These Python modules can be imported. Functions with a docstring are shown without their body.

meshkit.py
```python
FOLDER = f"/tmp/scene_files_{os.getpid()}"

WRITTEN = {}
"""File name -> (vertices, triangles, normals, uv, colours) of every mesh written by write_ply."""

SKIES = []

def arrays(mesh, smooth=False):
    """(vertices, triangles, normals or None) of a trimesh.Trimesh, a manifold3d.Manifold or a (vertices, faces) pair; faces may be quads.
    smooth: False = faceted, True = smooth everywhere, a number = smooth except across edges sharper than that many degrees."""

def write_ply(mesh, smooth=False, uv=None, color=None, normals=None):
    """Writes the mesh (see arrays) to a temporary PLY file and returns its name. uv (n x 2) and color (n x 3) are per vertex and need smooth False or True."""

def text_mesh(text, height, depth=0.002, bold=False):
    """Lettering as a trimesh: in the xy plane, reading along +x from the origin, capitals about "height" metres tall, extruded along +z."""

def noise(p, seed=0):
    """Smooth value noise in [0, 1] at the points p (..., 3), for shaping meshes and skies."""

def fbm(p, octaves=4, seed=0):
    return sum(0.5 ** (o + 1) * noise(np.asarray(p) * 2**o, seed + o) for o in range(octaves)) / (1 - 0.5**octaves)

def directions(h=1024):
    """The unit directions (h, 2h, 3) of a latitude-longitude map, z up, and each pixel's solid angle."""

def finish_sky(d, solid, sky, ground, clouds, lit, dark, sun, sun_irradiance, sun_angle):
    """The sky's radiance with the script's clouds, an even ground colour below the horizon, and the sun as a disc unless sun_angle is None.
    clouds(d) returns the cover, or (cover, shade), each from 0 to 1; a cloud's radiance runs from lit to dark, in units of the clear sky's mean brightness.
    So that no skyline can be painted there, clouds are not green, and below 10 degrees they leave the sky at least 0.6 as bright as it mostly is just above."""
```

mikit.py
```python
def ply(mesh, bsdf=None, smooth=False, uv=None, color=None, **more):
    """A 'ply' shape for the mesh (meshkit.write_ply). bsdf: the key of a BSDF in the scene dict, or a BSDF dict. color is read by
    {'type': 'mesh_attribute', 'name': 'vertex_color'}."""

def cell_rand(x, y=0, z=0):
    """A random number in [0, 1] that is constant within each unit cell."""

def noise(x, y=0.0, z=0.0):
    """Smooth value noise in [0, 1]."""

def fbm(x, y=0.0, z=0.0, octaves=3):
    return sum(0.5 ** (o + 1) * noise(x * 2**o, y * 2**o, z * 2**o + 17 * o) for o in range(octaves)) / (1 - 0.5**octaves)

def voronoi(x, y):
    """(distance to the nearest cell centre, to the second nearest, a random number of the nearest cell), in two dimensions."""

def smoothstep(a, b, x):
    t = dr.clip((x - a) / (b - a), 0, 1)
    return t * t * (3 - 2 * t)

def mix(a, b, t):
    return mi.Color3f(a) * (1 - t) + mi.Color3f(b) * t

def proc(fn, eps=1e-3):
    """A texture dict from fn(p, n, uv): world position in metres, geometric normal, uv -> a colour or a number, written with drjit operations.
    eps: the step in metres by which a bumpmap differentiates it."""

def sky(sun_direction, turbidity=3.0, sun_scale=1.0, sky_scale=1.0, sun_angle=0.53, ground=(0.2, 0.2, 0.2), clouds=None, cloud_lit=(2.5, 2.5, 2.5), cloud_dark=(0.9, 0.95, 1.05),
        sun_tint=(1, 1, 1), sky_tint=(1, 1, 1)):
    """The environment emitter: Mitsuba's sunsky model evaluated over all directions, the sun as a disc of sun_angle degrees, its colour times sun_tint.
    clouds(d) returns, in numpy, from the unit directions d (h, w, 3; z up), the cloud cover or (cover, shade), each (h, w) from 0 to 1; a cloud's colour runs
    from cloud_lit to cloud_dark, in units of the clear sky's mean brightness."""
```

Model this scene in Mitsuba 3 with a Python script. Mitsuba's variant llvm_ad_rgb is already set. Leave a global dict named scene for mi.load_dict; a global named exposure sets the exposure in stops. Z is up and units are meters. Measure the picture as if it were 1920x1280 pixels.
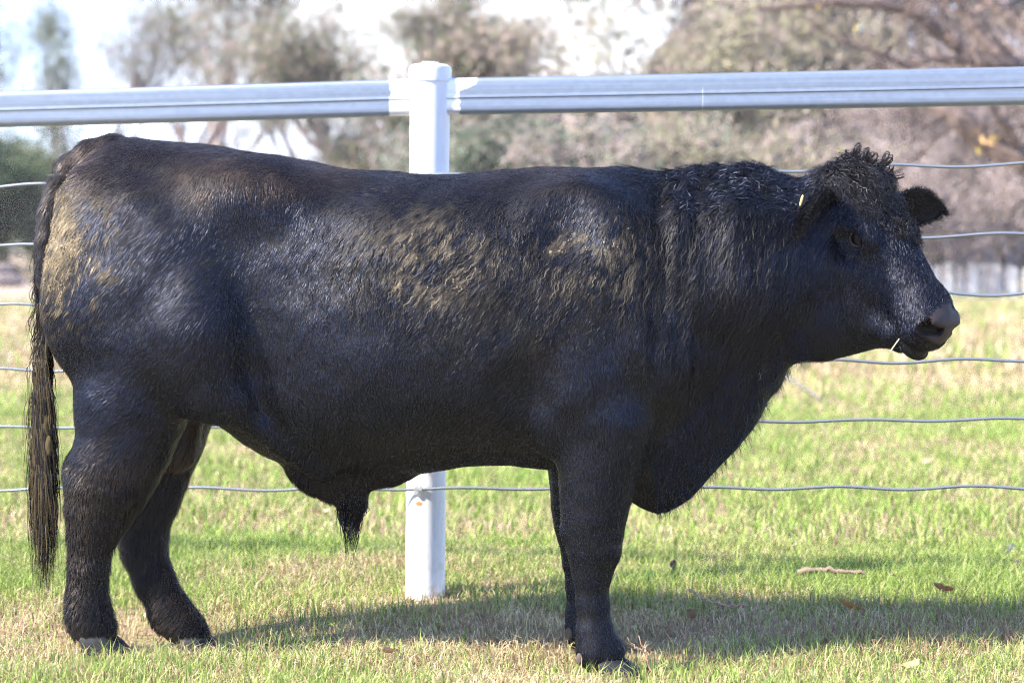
import math, numpy as np, trimesh, mitsuba as mi, drjit as dr, mikit, meshkit
from scipy.interpolate import PchipInterpolator
from shapely import Polygon
from mikit import noise, fbm, smoothstep, mix

T = mi.ScalarTransform4f
scene, labels = {}, {}
PI = math.pi

# ------------------------------------------------------------------ camera, sky, exposure
PITCH = math.radians(2.105)
scene['camera'] = {
    'type': 'thinlens', 'fov': 22.80, 'fov_axis': 'x', 'near_clip': 0.1, 'far_clip': 2000.0,
    'aperture_radius': 0.0125, 'focus_distance': 6.78,
    'medium': {'type': 'ref', 'id': 'haze_air'},
    'to_world': T().look_at(origin=[0, 0, 1.1], target=[0, math.cos(PITCH), 1.1 - math.sin(PITCH)], up=[0, 0, 1]),
}
SUN = (-0.70, -0.30, 0.66)


def cloud_cover(d):
    p = d * np.array([2.2, 2.2, 5.0])
    c = meshkit.fbm(p + 3.1, 4, seed=5)
    return np.clip((c - 0.50) * 4.0, 0, 0.95)


scene['sky'] = mikit.sky(SUN, turbidity=3, sky_scale=1.0, sun_angle=2.5, clouds=cloud_cover, cloud_lit=(2.1, 2.12, 2.15), cloud_dark=(1.2, 1.25, 1.35), sky_tint=(0.80, 0.97, 1.34), sun_tint=(0.89, 0.98, 1.17))
exposure = 3.32


# thin bright air between here and the far trees
scene['haze_air'] = {'type': 'homogeneous', 'albedo': 0.95, 'sigma_t': 0.0006}
scene['haze'] = {'type': 'cube', 'to_world': T().translate([0, 160, 9.5]).scale([240, 230, 11.5]), 'bsdf': {'type': 'null'}, 'interior': {'type': 'ref', 'id': 'haze_air'}}
labels['haze'] = {'label': 'thin bright air over the paddock', 'category': 'haze', 'kind': 'stuff'}


# ------------------------------------------------------------------ helpers
def R(seed):
    return np.random.default_rng(seed)


def add(key, mesh, bsdf, smooth=False, color=None, **lab):
    scene[key] = mikit.ply(mesh, bsdf, smooth=smooth, color=color)
    if lab:
        labels[key] = lab
    return key


def thing(key, label, category, group=None):
    labels[key] = {'label': label, 'category': category}
    if group:
        labels[key]['group'] = group
    return key


def unit(a):
    a = np.asarray(a, float)
    return a / np.maximum(np.linalg.norm(a, axis=-1, keepdims=True), 1e-12)


def cat(parts):
    v, f, at = [], [], 0
    for a, b in parts:
        v.append(a)
        f.append(np.asarray(b) + at)
        at += len(a)
    return np.vstack(v), np.vstack(f)


def tube(points, radii, sides=6, cap=True):
    p = np.asarray(points, float)
    t = unit(np.gradient(p, axis=0))
    a = unit(np.cross(t, np.where(np.abs(t[:, 2:]) < 0.9, [0, 0, 1.0], [1.0, 0, 0])))
    b, ang = np.cross(t, a), np.arange(sides) * 2 * PI / sides
    r = np.broadcast_to(radii, (len(p),))
    v = p[:, None] + r[:, None, None] * (np.cos(ang)[None, :, None] * a[:, None] + np.sin(ang)[None, :, None] * b[:, None])
    i, j = np.meshgrid(np.arange(len(p) - 1), np.arange(sides), indexing='ij')
    q = np.stack([i * sides + j, i * sides + (j + 1) % sides, (i + 1) * sides + (j + 1) % sides, (i + 1) * sides + j], -1).reshape(-1, 4)
    f = [q[:, [0, 1, 2]], q[:, [0, 2, 3]]]
    v = v.reshape(-1, 3)
    if cap:
        n = len(v)
        v = np.vstack([v, p[:1], p[-1:]])
        k = np.arange(sides)
        f += [np.stack([k * 0 + n, (k + 1) % sides, k], 1), np.stack([k * 0 + n + 1, k + n - sides, (k + 1) % sides + n - sides], 1)]
    return v, np.vstack(f)


def lathe(prof, sides=40):
    """Closed of revolution about z from (radius, z) pairs, bottom to top."""
    prof = np.asarray(prof, float)
    ang = np.arange(sides) * 2 * PI / sides
    v = np.stack([prof[:, None, 0] * np.cos(ang), prof[:, None, 0] * np.sin(ang), np.repeat(prof[:, 1:2], sides, 1)], -1).reshape(-1, 3)
    i, j = np.meshgrid(np.arange(len(prof) - 1), np.arange(sides), indexing='ij')
    q = np.stack([i * sides + j, i * sides + (j + 1) % sides, (i + 1) * sides + (j + 1) % sides, (i + 1) * sides + j], -1).reshape(-1, 4)
    return v, np.vstack([q[:, [0, 1, 2]], q[:, [0, 2, 3]]])


def ribbons(path, width, side):
    """Tapered blades. path (n, k, 3), width (n, k-1) at every point but the tip, side (n, k-1, 3)."""
    n, k, _ = path.shape
    lo = path[:, :-1] - side * width[..., None] / 2
    hi = path[:, :-1] + side * width[..., None] / 2
    v = np.concatenate([np.stack([lo, hi], 2).reshape(n, 2 * (k - 1), 3), path[:, -1:]], 1)
    tri = []
    for s in range(k - 2):
        a = 2 * s
        tri += [[a, a + 1, a + 3], [a, a + 3, a + 2]]
    a = 2 * (k - 2)
    tri += [[a, a + 1, a + 2]]
    m = 2 * (k - 1) + 1
    f = (np.array(tri)[None] + (np.arange(n) * m)[:, None, None]).reshape(-1, 3)
    return v.reshape(-1, 3), f, m


def quads(center, a, b):
    """Leaf-shaped rhombs: centres (n,3), half axes a, b (n,3)."""
    n = len(center)
    v = np.stack([center - a, center - b, center + a, center + b], 1).reshape(-1, 3)
    f = (np.array([[0, 1, 2], [0, 2, 3]])[None] + (np.arange(n) * 4)[:, None, None]).reshape(-1, 3)
    return v, f


def attr_bsdf(name, **kw):
    scene[name] = {'type': 'twosided', 'nested': {'type': 'principled', 'base_color': {'type': 'mesh_attribute', 'name': 'vertex_color'}, **kw}}


attr_bsdf('coat_material', roughness=0.43, specular=0.30, spec_tint=0.5)
attr_bsdf('leg_material', roughness=0.52, specular=0.22, spec_tint=0.4)
attr_bsdf('lock_material', roughness=0.52, specular=0.22)
attr_bsdf('skin_material', roughness=0.55, specular=0.25)
attr_bsdf('wood_material', roughness=0.85, specular=0.2)
scene['leaf_material'] = {'type': 'twosided', 'nested': {'type': 'diffuse', 'reflectance': {'type': 'mesh_attribute', 'name': 'vertex_color'}}}
scene['grass_material'] = {'type': 'principledthin', 'base_color': {'type': 'mesh_attribute', 'name': 'vertex_color'}, 'roughness': 0.55, 'diff_trans': 0.6}


# ------------------------------------------------------------------ ground
def ground_z(x, y):
    x, y = np.asarray(x, float), np.asarray(y, float)
    left = 1 / (1 + np.exp((x + 2 + 0.05 * y) / 3.0))
    rise = np.clip((y - 40) / 60, 0, 1)
    z = 0.9 * left * rise * rise * (3 - 2 * rise)
    z = z + 0.05 * (meshkit.noise(np.stack([x * 0.7, y * 0.7, x * 0 + 2], -1)) - 0.5) * np.clip((y - 7.6) / 2, 0.25, 1)
    return z - 0.02 * np.exp(-((y - 7.0) / 0.8) ** 2) - 0.038 * np.exp(-((x - 0.32) / 0.40) ** 2 - ((y - 6.80) / 0.35) ** 2) - 0.03 * np.exp(-((x + 0.92) / 0.25) ** 2 - ((y - 7.25) / 0.25) ** 2)


gx = np.concatenate([-np.geomspace(230, 4.2, 40), np.linspace(-4, 4, 81), np.geomspace(4.2, 230, 40)])
gy = np.concatenate([[-60, -15, 0], np.linspace(3, 14, 111), np.geomspace(14.2, 380, 90)])
GX, GY = np.meshgrid(gx, gy, indexing='ij')
gv = np.stack([GX, GY, ground_z(GX, GY)], -1).reshape(-1, 3)
i, j = np.meshgrid(np.arange(len(gx) - 1), np.arange(len(gy) - 1), indexing='ij')
w = len(gy)
gf = np.stack([i * w + j, (i + 1) * w + j, (i + 1) * w + j + 1, i * w + j + 1], -1).reshape(-1, 4)


def ground_color(p, n, uv):
    a = fbm(p.x * 1.3, p.y * 1.3, 0.0, 4)
    b = fbm(p.x * 9.0 + 5, p.y * 9.0, 0.0, 3)
    near = mix([0.30, 0.22, 0.15], [0.27, 0.24, 0.12], smoothstep(0.4, 0.6, a * 0.6 + b * 0.4))
    far = mix([0.40, 0.31, 0.20], [0.30, 0.27, 0.13], smoothstep(0.35, 0.65, a))
    bare = mix([0.42, 0.34, 0.29], [0.36, 0.30, 0.22], a)
    c = mix(near, far, smoothstep(17.0, 24.0, p.y + 4 * a))
    return mix(c, bare, smoothstep(45.0, 56.0, p.y) * smoothstep(2.0, -2.0, p.x))


scene['ground_material'] = {'type': 'diffuse', 'reflectance': mikit.proc(ground_color)}
add('ground', (gv, gf), 'ground_material', smooth=True, kind='structure', label='pasture ground')


def fbm2(x, y, s, seed=0):
    return meshkit.fbm(np.stack([x * s, y * s, x * 0 + 0.5], -1), 3, seed=seed)


def blades(seed, n, y0, y1, length, width, pal, dry_at, x_of=None, keep=None, bend=0.6):
    rng = R(seed)
    # even density over the trapezium that the view covers, with a margin
    y = np.sqrt(rng.uniform(y0 ** 2, y1 ** 2, n))
    x = rng.uniform(-1, 1, n) * (0.226 * y + np.where(y < 10, 0.9, 1.2))
    if keep is not None:
        k = keep(x, y, rng)
        x, y = x[k], y[k]
    n = len(x)
    clump = fbm2(x, y, 2.6, seed + 1)
    fine = fbm2(x, y, 14.0, seed + 2)
    dry = np.clip(dry_at(x, y) + (fbm2(x, y, 1.4, 77) - 0.5) * 2.1 + (fine - 0.5) * 0.9, 0, 1)
    isdry = rng.random(n) < dry
    L = length * (0.45 + 0.75 * rng.random(n)) * (0.2 + 1.6 * clump) * np.where(isdry, 0.85, 1.0)
    az = rng.uniform(0, 2 * PI, n)
    lean = rng.uniform(0.1, 0.9, n) * bend + np.where(isdry, 0.9, 0) * rng.random(n)
    h = np.stack([np.cos(az), np.sin(az), 0 * az], -1)
    up = np.array([0, 0, 1.0])
    root = np.stack([x, y, ground_z(x, y) - 0.004], -1)
    p1 = root + (L * 0.5)[:, None] * unit(up + h * (lean * 0.45)[:, None])
    p2 = p1 + (L * 0.5)[:, None] * unit(up * np.maximum(1 - lean, -0.2)[:, None] + h * (0.3 + lean * 1.2)[:, None])
    path = np.stack([root, p1, p2], 1)
    roll = az + PI / 2 + rng.normal(0, 0.7, n)
    s = np.stack([np.cos(roll), np.sin(roll), 0 * roll], -1)
    wd = width * (0.7 + 0.6 * rng.random(n))
    v, f, m = ribbons(path, np.stack([wd, wd * 0.75], 1), np.stack([s, s], 1))
    green = np.array(pal[0])[rng.integers(0, len(pal[0]), n)]
    straw = np.array(pal[1])[rng.integers(0, len(pal[1]), n)]
    c = np.where(isdry[:, None], straw, green) * (0.75 + 0.5 * rng.random((n, 1)))
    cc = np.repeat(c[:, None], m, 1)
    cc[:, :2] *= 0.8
    return (v, f), np.clip(cc.reshape(-1, 3), 0, 0.95)


GREEN = [(0.27, 0.38, 0.09), (0.31, 0.42, 0.11), (0.38, 0.46, 0.15), (0.22, 0.34, 0.08), (0.43, 0.47, 0.19)]
STRAW = [(0.64, 0.54, 0.32), (0.56, 0.45, 0.27), (0.68, 0.60, 0.40), (0.36, 0.25, 0.15), (0.56, 0.52, 0.28)]
PALE = [(0.64, 0.53, 0.33), (0.58, 0.45, 0.29), (0.70, 0.61, 0.42), (0.50, 0.38, 0.24)]


def dry_near(x, y):
    under = np.exp(-((y - 7.25) / 0.45) ** 2) * 0.35
    front = np.clip((6.75 - y) / 0.3, 0, 1) * 0.25
    return 0.36 + under + front


def foot_gap(x, y, rng):  # trodden, thinner turf where the bull stands
    t = np.exp(-((y - 7.3) / 0.42) ** 2) * np.clip(fbm2(x, y, 2.2, 31) * 2.2 - 0.35, 0, 1) * 0.75
    t = np.maximum(t, 0.85 * np.exp(-((x - 0.33) / 0.14) ** 2 - ((y - 6.52) / 0.28) ** 2))
    t = np.maximum(t, 0.95 * np.clip(fbm2(x, y, 3.2, 37) * 4 - 1.3, 0, 1) * np.exp(-((x - 0.45) / 0.6) ** 2 - ((y - 7.2) / 0.4) ** 2))
    t = np.maximum(t, 0.8 * np.exp(-((x + 0.275) / 0.13) ** 2 - ((y - 7.82) / 0.16) ** 2))
    return rng.random(len(x)) > t


m1, c1 = blades(1, 170000, 5.9, 9.4, 0.066, 0.0040, (GREEN, STRAW), dry_near, keep=foot_gap, bend=0.75)
m2, c2 = blades(2, 95000, 9.2, 17.0, 0.085, 0.0075, (GREEN, STRAW), lambda x, y: 0.34 + 0 * x)
m2b, c2b = blades(4, 33000, 16.5, 27.0, 0.10, 0.016, (GREEN, STRAW), lambda x, y: 0.3 + np.clip((y - 18) / 5, 0, 0.7))
m3, c3 = blades(3, 48000, 22.0, 52.0, 0.30, 0.03, (GREEN, PALE), lambda x, y: 0.88 + 0 * x, keep=lambda x, y, r: (y < 46) | (x > -2))
DEAD = [(0.44, 0.33, 0.20), (0.34, 0.24, 0.15), (0.54, 0.44, 0.28), (0.26, 0.17, 0.11)]
m4, c4 = blades(6, 60000, 6.3, 7.9, 0.085, 0.0032, (DEAD, DEAD), lambda x, y: 0.7 + 0 * x, bend=1.6,
                keep=lambda x, y, r: r.random(len(x)) < 0.75 * np.clip(fbm2(x, y, 2.6, 37) * 3.4 - 1.15, 0, 1) * np.exp(-((y - 7.15) / 0.5) ** 2) * np.clip(0.55 + 0.5 * x, 0.25, 1))
add('litter', m4, 'grass_material', color=c4, kind='stuff', label='dead brown grass lying round the feet of the bull', category='dead grass')
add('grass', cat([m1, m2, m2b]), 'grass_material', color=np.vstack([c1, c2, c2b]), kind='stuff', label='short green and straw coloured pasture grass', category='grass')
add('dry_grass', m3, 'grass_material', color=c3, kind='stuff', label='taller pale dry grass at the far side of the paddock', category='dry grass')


# ------------------------------------------------------------------ trees and shrubs
def grow(rng, p, d, L, r, depth, segs, tips, spread=0.6, up=0.15, kids=(2, 4), shrink=0.72, wob=0.18, rmin=0.004):
    n = 5
    pts = [p]
    for _ in range(n):
        d = unit(d + rng.normal(0, wob, 3) + np.array([0, 0, up]) * 0.3)
        pts.append(pts[-1] + d * L / n)
    pts = np.array(pts)
    rad = np.linspace(r, r * (0.55 if depth else 0.25), n + 1)
    segs.append((pts, rad, depth))
    if depth == 0:
        tips.append(pts[-1])
        tips.append(pts[3])
        return
    for k in range(rng.integers(kids[0], kids[1] + 1)):
        t = rng.integers(2, n + 1)
        side = unit(rng.normal(0, 1, 3))
        nd = unit(d + side * spread + np.array([0, 0, up]))
        grow(rng, pts[t], nd, L * shrink * rng.uniform(0.7, 1.15), max(rad[t] * 0.62, rmin), depth - 1, segs, tips, spread, up, kids, shrink, wob, rmin)


def wood(segs, col, rng):
    parts, cols = [], []
    for pts, rad, depth in segs:
        v, f = tube(pts, rad, 6 if rad[0] > 0.03 else 3, cap=False)
        parts.append((v, f))
        cols.append(np.repeat(np.array(col)[None] * rng.uniform(0.75, 1.25), len(v), 0))
    return cat(parts), np.vstack(cols)


def leaves(tips, rng, per, sigma, size, pal):
    tips = np.asarray(tips)
    c = np.repeat(tips, per, 0) + rng.normal(0, 1, (len(tips) * per, 3)) * sigma
    n = len(c)
    turn = unit(rng.normal(0, 0.6, (n, 3)) + np.array([-0.55, -0.45, 0.6]))      # leaves turn to the light
    a = unit(np.cross(turn, rng.normal(0, 1, (n, 3))))
    b = np.cross(turn, a)
    s = size * rng.uniform(0.6, 1.3, (n, 1))
    v, f = quads(c, a * s, b * s * 0.42)
    tone = np.repeat(rng.uniform(0.75, 1.2, (len(tips), 1)), per, 0)
    col = np.array(pal)[rng.integers(0, len(pal), n)] * tone * rng.uniform(0.8, 1.2, (n, 1))
    return (v, f), np.clip(np.repeat(col, 4, 0), 0, 0.9)


def tree(key, label, category, x, y, h, r, seed, pal, woodcol, depth=4, per=14, sigma=0.35, size=0.13, spread=0.6, up=0.2, lean=(0, 0), kids=(2, 4), trunk=0.35, stems=1, wob=0.18, shrink=0.72, rmin=0.008, group=None):
    rng = R(seed)
    segs, tips = [], []
    z = float(ground_z(x, y)) - 0.1
    for s in range(stems):
        d = unit(np.array([lean[0], lean[1], 1.0]) + (rng.normal(0, 0.35, 3) * [1, 1, 0] if stems > 1 else 0))
        grow(rng, np.array([x, y, z]) + (rng.normal(0, 0.25, 3) * [1, 1, 0] if stems > 1 else 0), d, h * trunk, r, depth, segs, tips, spread, up, kids, shrink, wob, rmin)
    thing(key, label, category, group)
    m, c = wood(segs, woodcol, rng)
    add(key + '__trunk', m, 'wood_material', color=c)
    if per:
        m, c = leaves(tips, rng, per, sigma, size, pal)
        add(key + '__crown', m, 'leaf_material', color=c)


OLIVE = [(0.095, 0.116, 0.061), (0.129, 0.143, 0.075), (0.156, 0.163, 0.095), (0.075, 0.102, 0.061)]
BROWNISH = [(0.204, 0.16, 0.14), (0.255, 0.191, 0.166), (0.173, 0.147, 0.115), (0.293, 0.235, 0.21)]
DARKGREEN = [(0.036, 0.065, 0.036), (0.053, 0.09, 0.045), (0.03, 0.057, 0.033)]
YELLOWGREEN = [(0.241, 0.234, 0.139), (0.266, 0.241, 0.178), (0.216, 0.209, 0.152), (0.291, 0.241, 0.209)]
GREYGREEN = [(0.185, 0.204, 0.158), (0.238, 0.231, 0.191), (0.264, 0.224, 0.204), (0.132, 0.179, 0.126)]
PINKBROWN = [(0.294, 0.243, 0.237), (0.256, 0.205, 0.198), (0.333, 0.281, 0.275), (0.281, 0.23, 0.179)]
BARK, PALEBARK, TWIG = (0.17, 0.13, 0.115), (0.48, 0.41, 0.38), (0.38, 0.32, 0.31)


def at(px, y):
    return (px - 960) / 4760 * y


# gums on the left: tall, thin, sky showing through
tree('gum_tree', 'thin gum tree leaning in at the left edge of the sky', 'tree', -15.9, 78, 15, 0.22, 11, OLIVE, BARK, per=26, sigma=0.34, size=0.09, depth=3, kids=(3, 4), lean=(0.05, 0))
tree('gum_tree_001', 'low green gum whose leafy top stands just above the rail at far left', 'tree', -15.4, 84, 11.0, 0.2, 12, OLIVE, BARK, per=60, sigma=0.34, size=0.09, depth=3, kids=(3, 4))
tree('gum_tree_002', 'dark trunked gum above the rump of the bull', 'tree', -11.2, 80, 15, 0.24, 13, OLIVE + BROWNISH, BARK, per=46, sigma=0.34, size=0.09, depth=3, kids=(3, 4), spread=0.5)
tree('gum_tree_003', 'sparse slender gum right of the dark trunked one', 'tree', -10.3, 86, 16, 0.2, 14, OLIVE + BROWNISH, BARK, per=20, sigma=0.3, size=0.09, depth=3, kids=(3, 4), spread=0.42)
tree('gum_tree_004', 'sparse gum with pale stem left of the big brown tree', 'tree', -9.3, 90, 17, 0.2, 15, BROWNISH + OLIVE, PALEBARK, per=22, sigma=0.3, size=0.09, depth=3, kids=(3, 4), spread=0.42)
tree('gum_tree_005', 'leafy gum between the green one and the dark trunked one', 'tree', -13.0, 83, 12.5, 0.2, 25, OLIVE + BROWNISH, BARK, per=34, sigma=0.36, size=0.09, depth=3, kids=(3, 4), spread=0.6)
tree('gum_tree_006', 'brown green gum with thin stems just left of the big brown tree', 'tree', -6.9, 84, 14, 0.2, 29, BROWNISH + OLIVE, PALEBARK, per=30, sigma=0.34, size=0.09, depth=3, kids=(3, 4), spread=0.55)
tree('brown_tree', 'big brown leaved tree behind the rail left of the white post', 'tree', -3.5, 70, 13, 0.3, 36, BROWNISH + OLIVE, PALEBARK, per=34, sigma=0.34, size=0.09, depth=4, kids=(3, 4), stems=3, trunk=0.3)
tree('olive_tree', 'olive topped tree just right of the post cap', 'tree', -1.4, 96, 10, 0.2, 17, OLIVE + BROWNISH, BARK, per=30, sigma=0.4, depth=4)
tree('round_tree', 'small distant green tree under the open sky', 'tree', 3.9, 120, 10.5, 0.2, 18, DARKGREEN + OLIVE, BARK, per=30, sigma=0.4, depth=4)
tree('tall_tree', 'tall brown and green tree at the right of the open sky', 'tree', 4.6, 62, 14, 0.28, 19, BROWNISH + YELLOWGREEN, PALEBARK, per=34, sigma=0.42, size=0.10, depth=5, kids=(2, 3), trunk=0.3)
tree('willow_tree', 'yellow green tree above the neck of the bull', 'tree', 6.2, 56, 12, 0.25, 20, YELLOWGREEN, PALEBARK, per=26, sigma=0.4, size=0.10, depth=5, kids=(2, 3), trunk=0.3, stems=3)

# bare trees on the right
thing('bare_tree', 'bare tree whose thick dark limbs cross the rail at the right edge', 'tree')
rng = R(21)
LIMBS = [([(7.6, 28.3, -0.1), (7.3, 28.2, 0.7), (6.99, 28.1, 1.36), (6.05, 28, 1.80), (5.64, 27.9, 2.07), (5.22, 27.9, 2.24), (4.87, 27.8, 2.51), (4.58, 27.9, 2.68), (4.28, 28.1, 2.95), (4.05, 28.2, 3.12)], 0.24, 0.07),
         ([(7.3, 28.2, 0.7), (7.0, 28.3, 1.6), (6.69, 28.4, 2.30), (6.04, 28.5, 2.95), (5.63, 28.4, 3.11), (5.22, 28.3, 3.17), (4.86, 28.3, 3.41), (4.57, 28.2, 3.62), (4.22, 28.1, 3.75), (3.75, 28, 3.79), (3.16, 28, 3.76), (2.69, 28, 3.73)], 0.16, 0.03),
         ([(5.54, 28.4, 3.13), (5.39, 28.5, 3.30), (5.24, 28.6, 3.50), (5.13, 28.7, 3.73), (4.98, 28.8, 4.06), (4.86, 29, 4.52)], 0.11, 0.06),
         ([(5.22, 28.3, 3.17), (4.75, 28.1, 3.19), (4.34, 28, 3.12), (3.99, 27.9, 3.24), (3.58, 27.8, 3.35), (3.22, 27.8, 3.59)], 0.05, 0.02),
         ([(6.04, 28.5, 2.95), (5.86, 28.7, 3.47), (5.62, 28.8, 3.71), (5.39, 28.9, 3.88), (5.21, 29, 4.17), (5.0, 29, 4.6)], 0.08, 0.05),
         ([(5.64, 27.9, 2.07), (5.3, 27.6, 2.5), (5.05, 27.4, 2.95), (4.95, 27.3, 3.3)], 0.06, 0.02)]
segs, tips = [], []
for pts, r0, r1 in LIMBS:
    pts = np.array(pts, float)
    tt = np.linspace(0, len(pts) - 1, len(pts) * 4)
    sm = np.stack([PchipInterpolator(np.arange(len(pts)), pts[:, k])(tt) for k in range(3)], 1) + rng.normal(0, 0.012, (len(tt), 3))
    rad = np.linspace(r0, r1, len(sm))
    segs.append((sm, rad, 3))
    for k in range(6, len(sm), 2):
        d = unit(rng.normal(0, 1, 3) + np.array([-0.5, 0, 0.25]))
        grow(rng, sm[k], d, rng.uniform(0.5, 1.1), max(rad[k] * 0.25, 0.008), 3, segs, tips, 0.6, 0.0, (2, 3), 0.72, 0.22, 0.004)
m, c = wood(segs, BARK, rng)
add('bare_tree__trunk', m, 'wood_material', color=c)
m, c = leaves(np.array(tips)[rng.random(len(tips)) < 0.008], rng, 2, 0.05, 0.06, [(0.55, 0.42, 0.12), (0.5, 0.3, 0.14)])
add('bare_tree__crown', m, 'leaf_material', color=c, label='a few last yellow leaves')
for q, (x, y, h, sd) in enumerate([(9.6, 52, 9, 22), (8.0, 56, 8, 23), (11.2, 58, 10, 24)]):
    tree('bare_tree_%03d' % (q + 1), ['bare twiggy tree rising above the picket fence', 'bare pinkish brown tree above the head of the bull', 'bare twiggy tree behind the limbs at the right edge'][q], 'tree', x, y, h, 0.10, sd, PINKBROWN, TWIG, per=5, sigma=0.3, size=0.05, depth=6, kids=(2, 4), stems=4, trunk=0.28, spread=0.6, up=0.06, wob=0.2, rmin=0.01)

# shrubs below the rail
SHRUBS = [(-13.6, 64, 4.6, DARKGREEN, 'dark green shrub at the left edge below the rail'), (-11.9, 68, 4.4, OLIVE, 'olive shrub behind the tail of the bull'),
          (-14.6, 72, 5.0, GREYGREEN + DARKGREEN, 'grey green shrub behind the dark one at far left'),
          (-5.3, 72, 4.2, BROWNISH, 'brown shrub over the loin of the bull'), (-3.4, 74, 4.6, BROWNISH, 'brown shrub left of the white post'),
          (-1.0, 54, 4.6, GREYGREEN, 'grey green shrub right of the white post'), (0.5, 52, 4.5, GREYGREEN + DARKGREEN, 'green shrub over the middle of the back'),
          (1.9, 50, 4.4, GREYGREEN + PINKBROWN, 'brown and green shrub over the withers'), (3.2, 53, 4.1, GREYGREEN, 'pale green shrub over the shoulder of the bull'),
          (4.6, 50, 4.2, YELLOWGREEN, 'yellow green shrub over the crest of the neck'), (6.0, 51, 4.2, PINKBROWN + YELLOWGREEN, 'brown shrub over the poll of the bull')]
for q, (x, y, h, pal, lab) in enumerate(SHRUBS):
    tree('shrub' if q == 0 else 'shrub_%03d' % q, lab, 'shrub', x, y, h, 0.06, 40 + q, pal, TWIG, per=30, sigma=0.28, size=0.08, depth=4, stems=6, trunk=0.34, spread=0.7, up=0.12)
for q, (x, y, h) in enumerate([(8.6, 66, 5.0), (10.4, 65, 5.2), (12.2, 66, 5.0), (13.9, 67, 5.2)]):
    tree('thicket' if q == 0 else 'thicket_%03d' % q, ['bare brown thicket behind the head of the bull', 'bare brown thicket behind the middle of the picket fence', 'bare brown thicket behind the right end of the picket fence', 'bare brown thicket past the right edge'][q],
         'shrub', x, y, h, 0.05, 60 + q, PINKBROWN, TWIG, per=5, sigma=0.25, size=0.06, depth=5, kids=(2, 4), stems=9, trunk=0.3, spread=0.6, up=0.1)

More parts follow.
